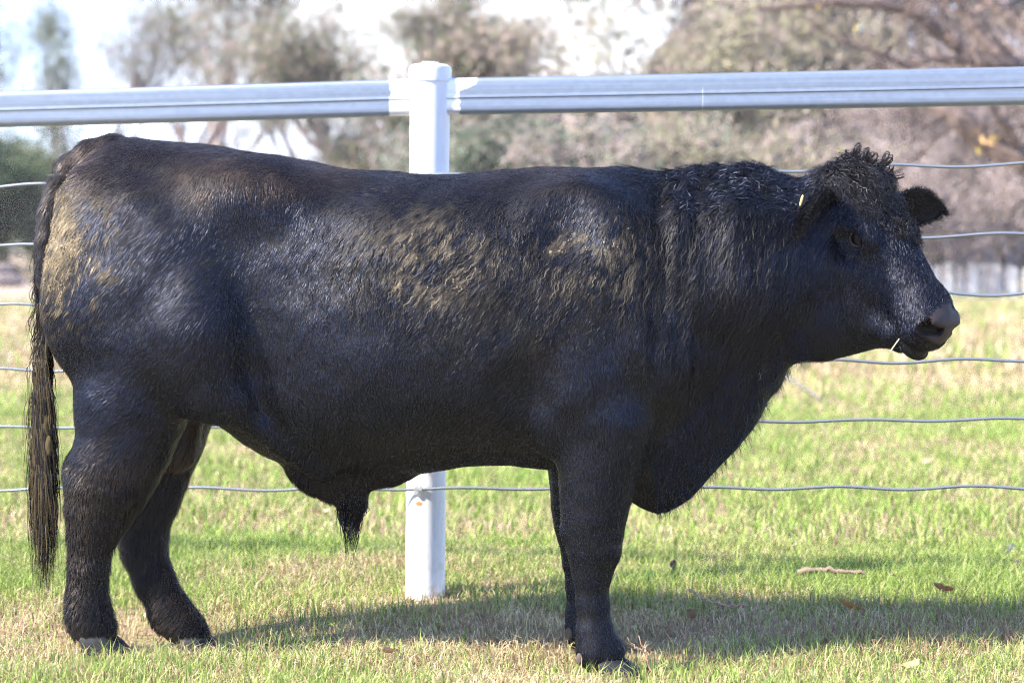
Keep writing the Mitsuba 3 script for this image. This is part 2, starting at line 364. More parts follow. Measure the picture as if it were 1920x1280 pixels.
rng = R(70)   # the wood far behind everything on the right
wn = 36000
wx = rng.uniform(-4, 34, wn)
wx[26000:] = np.where(rng.random(wn - 26000) < 0.75, rng.uniform(-48, -22, wn - 26000), rng.uniform(34, 46, wn - 26000))
wy = 92 + rng.normal(0, 4, wn)
wz = rng.random(wn) ** 0.8 * (5.0 + 2.2 * fbm2(wx, wy * 0, 0.45, 9) + 7.0 / (1 + np.exp(-(wx - 6.2) * 1.3)) + 3.0 * (wx < -20))
wc = np.stack([wx, wy, wz], -1)
turn = unit(rng.normal(0, 0.6, (wn, 3)) + np.array([-0.55, -0.45, 0.6]))
a = unit(np.cross(turn, rng.normal(0, 1, (wn, 3))))
b = np.cross(turn, a)
v, f = quads(wc, a * 0.34, b * 0.18)
wcol = np.array(BROWNISH + GREYGREEN + PINKBROWN)[rng.integers(0, 12, wn)] * rng.uniform(0.7, 1.2, (wn, 1))
add('wood', (v, f), 'leaf_material', color=np.repeat(wcol, 4, 0), kind='stuff', label='distant brown and green wood behind the trees', category='wood')

# ------------------------------------------------------------------ picket fence far right
thing('picket_fence', 'low pale weathered picket fence behind the muzzle of the bull', 'fence')
rng = R(80)
PY = 50.0
pk = [('picket_fence__picket' if q == 0 else 'picket_fence__picket_%03d' % q, x) for q, x in enumerate(np.arange(6.6, 11.4, 0.158))]
for q, (key, x) in enumerate(pk):
    w_, h_, t_ = rng.uniform(0.115, 0.14), rng.uniform(0.72, 0.82), 0.022
    m = trimesh.creation.extrude_polygon(Polygon([(-w_ / 2, -0.1), (w_ / 2, -0.1), (w_ / 2, h_ - 0.03), (w_ * 0.2, h_), (-w_ * 0.2, h_), (-w_ / 2, h_ - 0.03)]), t_)
    m.apply_transform(trimesh.transformations.rotation_matrix(PI / 2, [1, 0, 0]))
    m.apply_transform(trimesh.transformations.rotation_matrix(rng.normal(0, 0.035), [0, 1, 0]))
    m.apply_translation([x + rng.normal(0, 0.012), PY, float(ground_z(x, PY))])
    col = np.array([0.80, 0.73, 0.70]) * rng.uniform(0.75, 1.2)
    add(key, m, 'wood_material', color=np.repeat(np.clip(col, 0, 0.85)[None], len(m.vertices), 0))
for q, z in enumerate((0.2, 0.56)):
    m = trimesh.creation.box([5.0, 0.04, 0.07])
    m.apply_translation([9.0, PY + 0.045, z])
    add('picket_fence__rail' + ('_%03d' % q if q else ''), m, 'wood_material', color=np.repeat([[0.42, 0.37, 0.35]], len(m.vertices), 0))

# far marker posts and the tyre at far left
for q, (x, y, col) in enumerate([(-17.6, 88, (0.6, 0.56, 0.54)), (-17.0, 90, (0.55, 0.55, 0.5)), (-16.75, 90, (0.45, 0.5, 0.2))]):
    m = lathe([(0.0, -0.1), (0.06, -0.1), (0.055, 0.45), (0.04, 0.5), (0.0, 0.5)], 10)
    m = (m[0] + [x, y, float(ground_z(x, y))], m[1])
    key = 'marker_post' + ('_%03d' % q if q else '')
    add(key, m, 'wood_material', color=np.repeat([col], len(m[0]), 0))
    thing(key, ['short pale post at the far left, leftmost of three', 'short pale post left of the tail, middle of three', 'short yellow green post left of the tail, rightmost of three'][q], 'post')
ang = np.linspace(0, 2 * PI, 41)
tp = []
for q, (rr, zz) in enumerate([(0.75, 0.14), (0.55, 0.38)]):
    v, f = tube(np.stack([rr * np.cos(ang), rr * np.sin(ang), 0 * ang + zz], -1), 0.15, 10, cap=False)
    v[:, 2] += float(ground_z(-12.3, 60))
    key = 'old_tyre' + ('_%03d' % q if q else '')
    add(key, (v + [-12.45, 60, 0], f), 'wood_material', color=np.repeat([[(0.40, 0.32, 0.27), (0.34, 0.28, 0.24)][q]], len(v), 0))
    thing(key, ['dusty tan tyre flat on the ground at the left edge', 'dusty smaller tyre lying on top of another at the left edge'][q], 'tyre')

# ------------------------------------------------------------------ stock fence: post, two rails, six wires
# the fence line runs a little towards the camera on the right and climbs slightly
PX, PYF = -0.275, 8.0
FD = unit(np.array([1.0, -0.166, 0.0]))     # along the fence
FN = np.array([FD[1], -FD[0], 0.0]) * 1.0   # towards the camera


def fpoint(s, z, off=0.0):
    return np.array([PX, PYF, 0]) + FD * s + np.array([FD[1], -FD[0], 0]) * off + np.array([0, 0, z])


thing('stock_fence', 'steel stock fence with white post, grey top rail and six wavy wires', 'fence')


def post_color(p, n, uv):
    d = fbm(p.x * 40, p.y * 40, p.z * 30, 3)
    low = smoothstep(0.25, 0.0, p.z) * smoothstep(0.45, 0.7, d)
    rust = smoothstep(0.013, 0.007, dr.sqrt(dr.square(p.x + 0.292) + dr.square(p.z - 0.299) * 1.6) + 0.012 * (d - 0.5)) * smoothstep(8.02, 7.95, p.y)
    c = mix([0.80, 0.81, 0.83], [0.60, 0.56, 0.48], low * 0.6)
    return mix(c, [0.40, 0.22, 0.10], rust)


scene['post_material'] = {'type': 'principled', 'base_color': mikit.proc(post_color), 'roughness': 0.4, 'specular': 0.4}


def rail_color(p, n, uv):
    g = fbm(p.x * 3.0, p.y * 3.0, p.z * 260.0, 3)
    sp = fbm(p.x * 60.0, p.y * 60.0, p.z * 60.0, 2)
    steel = mix([0.20, 0.245, 0.31], [0.31, 0.36, 0.44], g) * (0.9 + 0.2 * sp)
    e = 0.012 * (fbm(p.z * 90.0, p.x * 5, 0.0, 2) - 0.5)
    tri = smoothstep(1.585, 1.615, p.z) * 0.055
    s = p.x - PX
    paint = smoothstep(-0.112, -0.108, s + e) * smoothstep(0.114, 0.110, s + e - tri)
    scratch = smoothstep(0.0016, 0.0008, dr.abs(s - 0.86 - 0.004 * g)) * smoothstep(1.60, 1.585, p.z)
    return mix(mix(steel, [0.8, 0.82, 0.85], scratch * 0.6), [0.80, 0.81, 0.83], paint)


scene['rail_material'] = {'type': 'principled', 'base_color': mikit.proc(rail_color), 'metallic': 0.6, 'roughness': 0.4, 'specular': 0.5}
scene['wire_material'] = {'type': 'principled', 'base_color': {'type': 'rgb', 'value': [0.25, 0.285, 0.33]}, 'metallic': 0.6, 'roughness': 0.38}
scene['clip_material'] = {'type': 'principled', 'base_color': {'type': 'rgb', 'value': [0.62, 0.64, 0.66]}, 'metallic': 0.4, 'roughness': 0.4}
scene['dark_material'] = {'type': 'principled', 'base_color': {'type': 'rgb', 'value': [0.06, 0.06, 0.07]}, 'roughness': 0.6}

lean = trimesh.transformations.rotation_matrix(0.0112, [0, 1, 0])


def posted(mesh):
    v = np.c_[mesh[0], np.ones(len(mesh[0]))] @ lean.T
    return v[:, :3] + [PX, PYF, 0], mesh[1]


add('stock_fence__post', posted(lathe([(0.0, -0.1), (0.0625, -0.1), (0.0625, 0.5), (0.0625, 1.0), (0.0625, 1.628), (0.0, 1.628)], 64)), 'post_material', smooth=30, label='white painted round steel post')
add('stock_fence__post__cap', posted(lathe([(0.0635, 1.622), (0.0672, 1.622), (0.0672, 1.660), (0.064, 1.669), (0.052, 1.675), (0.028, 1.677), (0.026, 1.683), (0.0, 1.684)], 64)), 'post_material', smooth=30)
m = trimesh.creation.box([0.010, 0.006, 0.009])
m.apply_translation([PX + 0.05, PYF - 0.049, 1.662])
add('stock_fence__post__slot', m, 'dark_material')

prof = np.array([(0.0, .058), (.010, .057), (.0165, .053), (.0195, .046), (.0200, .036), (.0200, .026), (.0205, .018), (.0200, .010), (.0197, .004), (.0203, .001), (.0232, -.001), (.0235, -.005), (.0208, -.008), (.0200, -.012),
                 (.0200, -.018), (.0208, -.026), (.0212, -.034), (.0208, -.042), (.0195, -.048), (.0150, -.054), (.008, -.0575), (0.0, -.058)])
ring = np.vstack([prof, prof[::-1][1:-1] * [-1, 1]])


def rail(p0, p1, n=24):
    p0, p1 = np.asarray(p0), np.asarray(p1)
    t = np.linspace(0, 1, n)
    cen = p0 + (p1 - p0) * t[:, None] - np.array([0, 0, 1]) * (4 * t * (1 - t))[:, None] * 0.004
    nn = np.array([FD[1], -FD[0], 0])
    v = (cen[:, None] + ring[None, :, :1] * nn + ring[None, :, 1:] * np.array([0, 0, 1.0])).reshape(-1, 3)
    k = len(ring)
    i, j = np.meshgrid(np.arange(n - 1), np.arange(k), indexing='ij')
    q = np.stack([i * k + j, (i + 1) * k + j, (i + 1) * k + (j + 1) % k, i * k + (j + 1) % k], -1).reshape(-1, 4)
    return v, np.vstack([q[:, [0, 2, 1]], q[:, [0, 3, 2]]])


RAILS = [(fpoint(-3.3, 1.5215), fpoint(-0.034, 1.5735)), (fpoint(0.062, 1.5742), fpoint(3.4, 1.6105))]
add('stock_fence__rail', rail(*RAILS[0]), 'rail_material', smooth=25, label='grey ribbed steel rail left of the white post')
add('stock_fence__rail_001', rail(*RAILS[1]), 'rail_material', smooth=25, label='grey ribbed steel rail right of the white post')
WIRES = [(1.2945, 1.352, 0.0065, 0.4, 0.46), (1.105, 1.138, 0.006, 2.0, 0.44), (0.9105, 0.9665, 0.0055, 0.9, 0.47),
         (0.706, 0.763, 0.005, 2.6, 0.43), (0.5215, 0.5845, 0.004, 1.2, 0.45), (0.3215, 0.3785, 0.0035, 0.3, 0.42)]
for q, (zl, zr, amp, ph, per) in enumerate(WIRES):
    s = np.linspace(-3.2, 3.4, 260)
    rng = R(90 + q)
    z = zl + (zr - zl) * (s + 1.5) / 3.3
    z = z + 1.5 * amp * np.sin(2 * PI * s / per + ph + 0.9 * np.sin(s * 1.7 + q)) * (0.8 + 0.3 * np.sin(s * 2.3 + q * 2))
    pts = np.array([fpoint(a, b, 0.070) for a, b in zip(s, z)])
    add('stock_fence__wire' + ('_%03d' % q if q else ''), tube(pts, 0.0048, 8), 'wire_material', smooth=True)
    zc = float(np.interp(0.0, s, z))
    c1_ = trimesh.creation.box([0.012, 0.010, 0.030])
    c2_ = trimesh.creation.box([0.024, 0.006, 0.008])
    c2_.apply_translation([0.004, -0.006, 0.004])
    m = trimesh.util.concatenate([c1_, c2_])
    m.apply_transform(trimesh.transformations.rotation_matrix(0.3, [0, 1, 0]))
    m.apply_translation(fpoint(-0.012, zc, 0.072))
    add('stock_fence__clip' + ('_%03d' % q if q else ''), m, 'clip_material')
for q, dz in enumerate((0.03, -0.02)):
    m = lathe([(0, -0.002), (0.0035, -0.002), (0.0035, 0.002), (0, 0.003)], 10)
    v = m[0][:, [0, 2, 1]] * [1, -1, 1]
    add('stock_fence__rivet' + ('_%03d' % q if q else ''), (v + fpoint(0.022, 0.42 + dz, 0.0605), m[1]), 'dark_material')

# ------------------------------------------------------------------ the bull
# local frame: x towards the head, y to the far side, z up; turned a little so that the head is nearer
BYAW = math.radians(7.0)
BO = np.array([0, 7.05, 0])
BX = np.array([math.cos(BYAW), -math.sin(BYAW), 0])
BY = np.array([math.sin(BYAW), math.cos(BYAW), 0])


def bworld(p):
    p = np.asarray(p, float)
    return BO + p[..., :1] * BX + p[..., 1:2] * BY + p[..., 2:] * np.array([0, 0, 1.0])


def bdir(p):
    return bworld(p) - BO


# head frame: u down the face, v to the far side, w out of the forehead
HYAW, HPIT = math.radians(36), math.radians(52.5)
HF = np.array([math.cos(HYAW), -math.sin(HYAW), 0])
HV = np.array([math.sin(HYAW), math.cos(HYAW), 0])
HU = HF * math.cos(HPIT) - np.array([0, 0, math.sin(HPIT)])
HW = HF * math.sin(HPIT) + np.array([0, 0, math.cos(HPIT)])
H0 = np.array([0.952, -0.05, 1.328])


def hd(u, v, w):
    return H0 + u * 0.915 * HU + v * HV + w * HW


HH = 0.0065
G0, G1 = np.array([-1.44, -0.47, -0.11]), np.array([1.30, 0.47, 1.49])
NN = np.ceil((G1 - G0) / HH).astype(int)
AX = [(G0[k] + HH * np.arange(NN[k])).astype(np.float32) for k in range(3)]
D = np.full(NN, 1.0, np.float32)


def box_of(lo, hi):
    s = []
    for k in range(3):
        a = max(0, int((lo[k] - G0[k]) / HH) - 1)
        b = min(NN[k], int((hi[k] - G0[k]) / HH) + 3)
        if b - a < 2:
            return None
        s.append(slice(a, b))
    return tuple(s)


def coords(s):
    return np.meshgrid(AX[0][s[0]], AX[1][s[1]], AX[2][s[2]], indexing='ij', sparse=True)


def blend(s, d, k, cut=False):
    o = D[s]
    if cut:
        d = -d
        h = np.clip(0.5 - 0.5 * (o - d) / k, 0, 1)
        D[s] = o * (1 - h) + d * h + k * h * (1 - h)
    else:
        h = np.clip(0.5 + 0.5 * (o - d) / k, 0, 1)
        D[s] = o * (1 - h) + d * h - k * h * (1 - h)


def ell(c, r, k=0.03, frame=None, cut=False):
    """Ellipsoid; frame: three unit axes as rows."""
    c, r = np.asarray(c, float), np.asarray(r, float)
    F = np.eye(3) if frame is None else np.asarray(frame, float)
    ext = np.sqrt(((F * r[:, None]) ** 2).sum(0)) + k * 1.1 + 0.02
    s = box_of(c - ext, c + ext)
    if s is None:
        return
    X, Y, Z = coords(s)
    X, Y, Z = X - c[0], Y - c[1], Z - c[2]
    q = [F[a, 0] * X + F[a, 1] * Y + F[a, 2] * Z for a in range(3)]
    k0 = np.sqrt(sum((q[a] / r[a]) ** 2 for a in range(3)))
    k1 = np.sqrt(sum((q[a] / r[a] ** 2) ** 2 for a in range(3))) + 1e-6
    blend(s, (k0 * (k0 - 1) / k1).astype(np.float32), k, cut)


def cone(a, b, ra, rb, k=0.03, sy=1.0, ydir=None, cut=False):
    """Round cone; sy < 1 flattens it along ydir (default y)."""
    a, b = np.asarray(a, float), np.asarray(b, float)
    yd = np.array([0, 1.0, 0]) if ydir is None else np.asarray(ydir, float)
    m = max(ra, rb) + k * 1.1 + 0.02
    s = box_of(np.minimum(a, b) - m, np.maximum(a, b) + m)
    if s is None:
        return
    X, Y, Z = coords(s)
    P = [X - a[0], Y - a[1], Z - a[2]]
    ba = b - a
    t = np.clip((P[0] * ba[0] + P[1] * ba[1] + P[2] * ba[2]) / max(ba @ ba, 1e-9), 0, 1)
    Q = [P[i] - t * ba[i] for i in range(3)]
    n2 = Q[0] ** 2 + Q[1] ** 2 + Q[2] ** 2
    if sy != 1.0:
        qy = Q[0] * yd[0] + Q[1] * yd[1] + Q[2] * yd[2]
        n2 = n2 + qy ** 2 * (1 / sy ** 2 - 1)
    blend(s, (np.sqrt(n2) - (ra + (rb - ra) * t)).astype(np.float32), k, cut)


def chain(pts, y, k=0.03, sy=0.85):
    for (x0, z0, r0), (x1, z1, r1) in zip(pts[:-1], pts[1:]):
        y0 = y(z0) if callable(y) else y
        y1 = y(z1) if callable(y) else y
        cone((x0, y0, z0), (x1, y1, z1), r0, r1, k, sy)


# trunk and neck as one loft
TX = [-1.300, -1.288, -1.262, -1.20, -1.10, -1.0, -0.87, -0.69, -0.50, -0.28, -0.06, 0.13, 0.28, 0.41, 0.49, 0.563, 0.636, 0.68, 0.723, 0.766, 0.81, 0.87, 0.93]
ZT = [1.10, 1.17, 1.27, 1.355, 1.405, 1.398, 1.388, 1.357, 1.327, 1.311, 1.309, 1.317, 1.322, 1.308, 1.312, 1.318, 1.318, 1.315, 1.308, 1.30, 1.292, 1.285, 1.25]
ZB = [1.02, 0.95, 0.87, 0.78, 0.72, 0.69, 0.635, 0.515, 0.462, 0.474, 0.497, 0.480, 0.425, 0.370, 0.408, 0.488, 0.565, 0.640, 0.715, 0.772, 0.815, 0.88, 1.0]
WW = [0.03, 0.09, 0.15, 0.215, 0.25, 0.27, 0.275, 0.268, 0.318, 0.355, 0.350, 0.315, 0.285, 0.27, 0.255, 0.24, 0.225, 0.212, 0.198, 0.182, 0.165, 0.14, 0.09]
PB = [2.0] * 10 + [2.0, 2.0, 1.8, 1.55, 1.5, 1.5, 1.5, 1.6, 1.7, 1.8, 1.9, 2.0, 2.0]
PT = [2.0] * 4 + [2.1, 2.2, 2.3, 2.4, 2.4, 2.4, 2.3, 2.2, 2.0, 1.9, 1.8, 1.8, 1.8, 1.8, 1.8, 1.9, 2.0, 2.0, 2.0]
CF = [0.5] * 8 + [0.47, 0.45, 0.45, 0.47, 0.5, 0.56, 0.56, 0.55, 0.54, 0.53, 0.52, 0.5, 0.5, 0.5, 0.5]
tab = {k: PchipInterpolator(TX, v) for k, v in dict(zt=ZT, zb=ZB, w=WW, pb=PB, pt=PT, cf=CF).items()}
ok = (AX[0] > TX[0]) & (AX[0] < TX[-1])
xs = AX[0][ok].astype(float)
i0, i1 = np.nonzero(ok)[0][[0, -1]]
tv = {k: f(xs)[:, None, None].astype(np.float32) for k, f in tab.items()}
bend = (-0.06 * np.clip((xs - 0.5) / 0.45, 0, 1) ** 2)[:, None, None].astype(np.float32)
Yg, Zg = AX[1][None, :, None], AX[2][None, None, :]
zc = tv['zb'] + (tv['zt'] - tv['zb']) * tv['cf']
dz = Zg - zc
up_ = dz > 0
hh = np.where(up_, tv['zt'] - zc, zc - tv['zb'])
pp = np.where(up_, tv['pt'], tv['pb'])
u_ = np.abs(Yg - bend) / tv['w'] + 1e-5
v_ = np.abs(dz) / hh + 1e-5
rr = (u_ ** pp + v_ ** pp) ** (1 / pp)
D[i0:i1 + 1] = (rr - 1) * np.minimum(tv['w'], hh) * 0.95
del rr, u_, v_, pp, hh, up_, dz

for sd in (-1, 1):
    # hips, thigh, shoulder
    ell((-0.72, sd * 0.15, 1.235), (0.15, 0.085, 0.07), 0.12)
    ell((-1.16, sd * 0.145, 1.20), (0.09, 0.07, 0.10), 0.07)
    ell((-1.01, sd * 0.185, 0.96), (0.285, 0.135, 0.30), 0.07)
    ell((-0.835, sd * 0.245, 0.86), (0.145, 0.105, 0.20), 0.04)
    ell((-0.52, sd * 0.45, 1.12), (0.15, 0.12, 0.16), 0.12, cut=True)
    ell((0.22, sd * 0.195, 0.96), (0.20, 0.105, 0.30), 0.10)
    ell((0.39, sd * 0.185, 0.80), (0.13, 0.11, 0.14), 0.06)
    ell((0.17, sd * 0.205, 0.66), (0.10, 0.085, 0.13), 0.05)
    ell((0.60, sd * 0.17, 1.06), (0.22, 0.08, 0.16), 0.08)
    ell((0.185, sd * 0.37, 1.19), (0.07, 0.10, 0.10), 0.09, cut=True)
    ell((0.22, sd * 0.265, 0.75), (0.075, 0.065, 0.11), 0.045)
    ell((0.065, sd * 0.42, 0.69), (0.055, 0.11, 0.11), 0.07, cut=True)
    ell((0.345, sd * 0.36, 0.70), (0.05, 0.10, 0.09), 0.06, cut=True)
    cone((-0.80, sd * 0.25, 0.70), (-0.52, sd * 0.12, 0.50), 0.035, 0.028, 0.05)
NH = [(-1.0, 0.82, 0.185), (-1.035, 0.68, 0.155), (-1.055, 0.57, 0.128), (-1.085, 0.49, 0.112), (-1.11, 0.43, 0.098), (-1.132, 0.37, 0.080), (-1.149, 0.30, 0.058), (-1.157, 0.22, 0.050), (-1.162, 0.14, 0.049), (-1.159, 0.09, 0.055), (-1.143, 0.055, 0.052), (-1.132, 0.042, 0.045)]
chain(NH, lambda z: -0.16 - 0.03 * min(1, max(0, (0.8 - z) / 0.3)), 0.035)
ell((-1.192, -0.19, 0.485), (0.028, 0.035, 0.05), 0.03)
FH = [(-1.0, 0.82, 0.185), (-1.03, 0.68, 0.155), (-1.045, 0.57, 0.125), (-1.065, 0.47, 0.105), (-1.075, 0.39, 0.088), (-1.085, 0.30, 0.066), (-1.083, 0.24, 0.059), (-1.050, 0.15, 0.053), (-0.998, 0.06, 0.054), (-0.955, 0.015, 0.052), (-0.927, -0.008, 0.045)]
chain(FH, lambda z: 0.07 + 0.10 * min(1, max(0, (z + 0.03) / 0.65)), 0.035)
NF = [(0.26, 0.76, 0.15), (0.27, 0.64, 0.138), (0.262, 0.55, 0.115), (0.252, 0.45, 0.096), (0.245, 0.37, 0.082), (0.243, 0.315, 0.071), (0.246, 0.27, 0.060), (0.240, 0.215, 0.046), (0.242, 0.14, 0.039), (0.248, 0.065, 0.044), (0.258, 0.012, 0.054), (0.270, 0.008, 0.047), (0.278, 0.008, 0.042)]
chain(NF, lambda z: -0.185 - 0.0 * z, 0.03, 0.85)
ell((0.262, -0.19, 0.285), (0.054, 0.052, 0.040), 0.02)
ell((0.185, -0.19, 0.335), (0.03, 0.03, 0.03), 0.02)
FF = [(x - 0.062, z, r) for x, z, r in NF]
chain(FF, 0.15, 0.03, 0.85)
# sheath and its fold, scrotum
ell((-0.46, 0, 0.475), (0.17, 0.055, 0.05), 0.05)
cone((-0.54, 0, 0.47), (-0.445, 0, 0.390), 0.060, 0.036, 0.05)
for sd in (-1, 1):
    ell((-0.80, sd * 0.24, 0.70), (0.10, 0.05, 0.07), 0.06)
cone((-0.93, 0.0, 0.70), (-0.955, 0.0, 0.535), 0.06, 0.062, 0.03)
ell((-0.962, -0.01, 0.53), (0.058, 0.06, 0.062), 0.03)
# tail dock
TAIL = [(-1.14, 1.368, 0.050), (-1.20, 1.356, 0.048), (-1.248, 1.322, 0.044), (-1.276, 1.265, 0.038), (-1.294, 1.20, 0.032), (-1.308, 1.12, 0.027), (-1.314, 1.02, 0.024), (-1.314, 0.9, 0.022), (-1.310, 0.78, 0.020), (-1.306, 0.70, 0.015)]
chain(TAIL[:4], lambda z: -0.0 - 0.05 * min(1, max(0, (1.36 - z) / 0.16)), 0.018, 0.9)
chain(TAIL[3:], lambda z: -0.05 - 0.03 * min(1, max(0, (1.27 - z) / 0.15)), 0.007, 0.9)

# head
HR = np.array([HU, HV, HW])


def hell(c, r, k=0.03, cut=False, rot=0.0):
    F = HR
    if rot:
        cs, sn = math.cos(rot), math.sin(rot)
        F = np.array([HU * cs + HW * sn, HV, -HU * sn + HW * cs])
    ell(hd(*c), r, k, F, cut)


def hcone(a, b, ra, rb, k=0.03, sy=1.0, cut=False):
    cone(hd(*a), hd(*b), ra, rb, k, sy, HV, cut)


hell((0.10, 0, -0.10), (0.14, 0.118, 0.105), 0.05)
hell((0.19, 0, -0.062), (0.14, 0.112, 0.065), 0.04)
hell((0.04, 0, -0.03), (0.07, 0.07, 0.05), 0.04)
hcone((0.25, 0, -0.075), (0.47, 0, -0.060), 0.082, 0.060, 0.04, 1.0)
hcone((0.30, 0, -0.135), (0.47, 0, -0.110), 0.085, 0.062, 0.04, 1.0)
hell((0.494, 0, -0.076), (0.066, 0.080, 0.076), 0.03, rot=0.75)
hell((0.538, 0, -0.100), (0.042, 0.068, 0.042), 0.05)
hell((0.545, 0, -0.052), (0.028, 0.050, 0.032), 0.03)
for sd in (-1, 1):
    hell((0.255, sd * 0.070, -0.175), (0.120, 0.048, 0.092), 0.04, rot=-0.25)
    hcone((0.30, sd * 0.055, -0.230), (0.48, sd * 0.030, -0.172), 0.042, 0.034, 0.03)
    hell((0.212, sd * 0.100, -0.042), (0.050, 0.030, 0.032), 0.03)
    hell((0.538, sd * 0.050, -0.052), (0.024, 0.026, 0.026), 0.03)
hcone((0.30, 0, -0.235), (0.50, 0, -0.178), 0.062, 0.034, 0.02)
hell((0.540, 0, -0.155), (0.048, 0.052, 0.026), 0.005)
hell((0.37, 0.01, -0.285), (0.115, 0.055, 0.060), 0.06, rot=0.9)
ell((0.86, -0.06, 0.90), (0.10, 0.085, 0.10), 0.07)
ell((0.90, -0.055, 1.12), (0.13, 0.125, 0.17), 0.06)
# eye sockets, nostrils
for sd in (-1, 1):
    hell((0.226, sd * 0.128, -0.068), (0.030, 0.020, 0.017), 0.012, cut=True)
    hell((0.232, sd * 0.135, -0.100), (0.05, 0.02, 0.016), 0.03, cut=True)


def surface_nets(D, g0, h):
    neg = D < 0
    n = np.array(D.shape)
    c = [neg[a:n[0] - 1 + a, b:n[1] - 1 + b, e:n[2] - 1 + e] for a, b, e in np.ndindex(2, 2, 2)]
    tot = sum(x.astype(np.int8) for x in c)
    cells = np.argwhere((tot > 0) & (tot < 8))
    idx = -np.ones(n - 1, np.int64)
    idx[tuple(cells.T)] = np.arange(len(cells))
    acc, cnt = np.zeros((len(cells), 3)), np.zeros(len(cells))
    corner = np.array(list(np.ndindex(2, 2, 2)))
    val = np.stack([D[tuple((cells + k).T)] for k in corner], 1).astype(float)
    for a in range(8):
        for b in range(a + 1, 8):
            if abs(corner[a] - corner[b]).sum() != 1:
                continue
            va, vb = val[:, a], val[:, b]
            x = (va < 0) != (vb < 0)
            t = np.where(x, va / np.where(x, va - vb, 1), 0)
            acc += np.where(x[:, None], corner[a] + (corner[b] - corner[a]) * t[:, None], 0)
            cnt += x
    V = (cells + acc / cnt[:, None]) * h + g0
    F = []
    for ax in range(3):
        o1, o2 = [k for k in range(3) if k != ax]
        lo = [slice(None)] * 3
        hi = [slice(None)] * 3
        lo[ax], hi[ax] = slice(0, -1), slice(1, None)
        a, b = neg[tuple(lo)], neg[tuple(hi)]
        e = np.argwhere(a != b)
        e = e[(e[:, o1] > 0) & (e[:, o2] > 0) & (e[:, o1] < n[o1] - 1) & (e[:, o2] < n[o2] - 1)]
        flip = a[tuple(e.T)]
        if ax == 1:
            flip = ~flip
        d1, d2 = np.eye(3, dtype=int)[o1], np.eye(3, dtype=int)[o2]
        q = np.stack([idx[tuple((e - k).T)] for k in (d1 * 0, d1, d1 + d2, d2)], 1)
        q = np.where(flip[:, None], q, q[:, ::-1])
        F += [q[:, [0, 1, 2]], q[:, [0, 2, 3]]]
    return V, np.vstack(F)


BV, BF = surface_nets(D, G0, HH)
body = trimesh.Trimesh(BV, BF, process=False)
parts_ = trimesh.graph.connected_component_labels(body.edges_unique, node_count=len(BV))
keep_ = parts_ == np.bincount(parts_).argmax()
remap = np.cumsum(keep_) - 1
BF = remap[BF[keep_[BF].all(1)]]
BV = BV[keep_]
body = trimesh.Trimesh(BV, BF, process=False)
trimesh.smoothing.filter_taubin(body, lamb=0.5, nu=0.53, iterations=6)
if body.volume < 0:
    body.invert()


def sst(a, b, x):
    t = np.clip((x - a) / (b - a), 0, 1)
    return t * t * (3 - 2 * t)


def headpos(P):
    q = P - H0
    return q @ HU / 0.915, q @ HV, q @ HW


def nz(P, s, seed=0, o=3):
    return meshkit.fbm(P * np.asarray(s, float), o, seed=seed) - 0.5


# flesh: soft muscle unevenness everywhere, vertical skin folds on the neck, wrinkles over the nose
P = np.array(body.vertices)
N = np.array(body.vertex_normals)
hu, hv, hw = headpos(P)
onhead = sst(0.02, 0.14, hu + 0.35 * hw + 0.06) * sst(0.80, 0.95, P[:, 0])
neck = sst(0.30, 0.5, P[:, 0]) * (1 - sst(0.82, 0.95, P[:, 0])) * sst(0.55, 0.75, P[:, 2])
disp = 0.026 * nz(P, 4.5, 3, 2) * (1 - onhead) * sst(0.35, 0.6, P[:, 2]) + 0.005 * nz(P, 16.0, 4, 2)
disp += neck * sst(0.80, 0.70, P[:, 0]) * 0.045 * nz(P, (19, 6, 2.4), 7, 2)
nosew = np.exp(-((hu - 0.37) / 0.05) ** 2 - ((hv + 0.045) / 0.05) ** 2) * sst(-0.10, -0.04, hw)
disp += nosew * 0.010 * nz(P, 45.0, 8, 2)
body.vertices = P + N * disp[:, None]


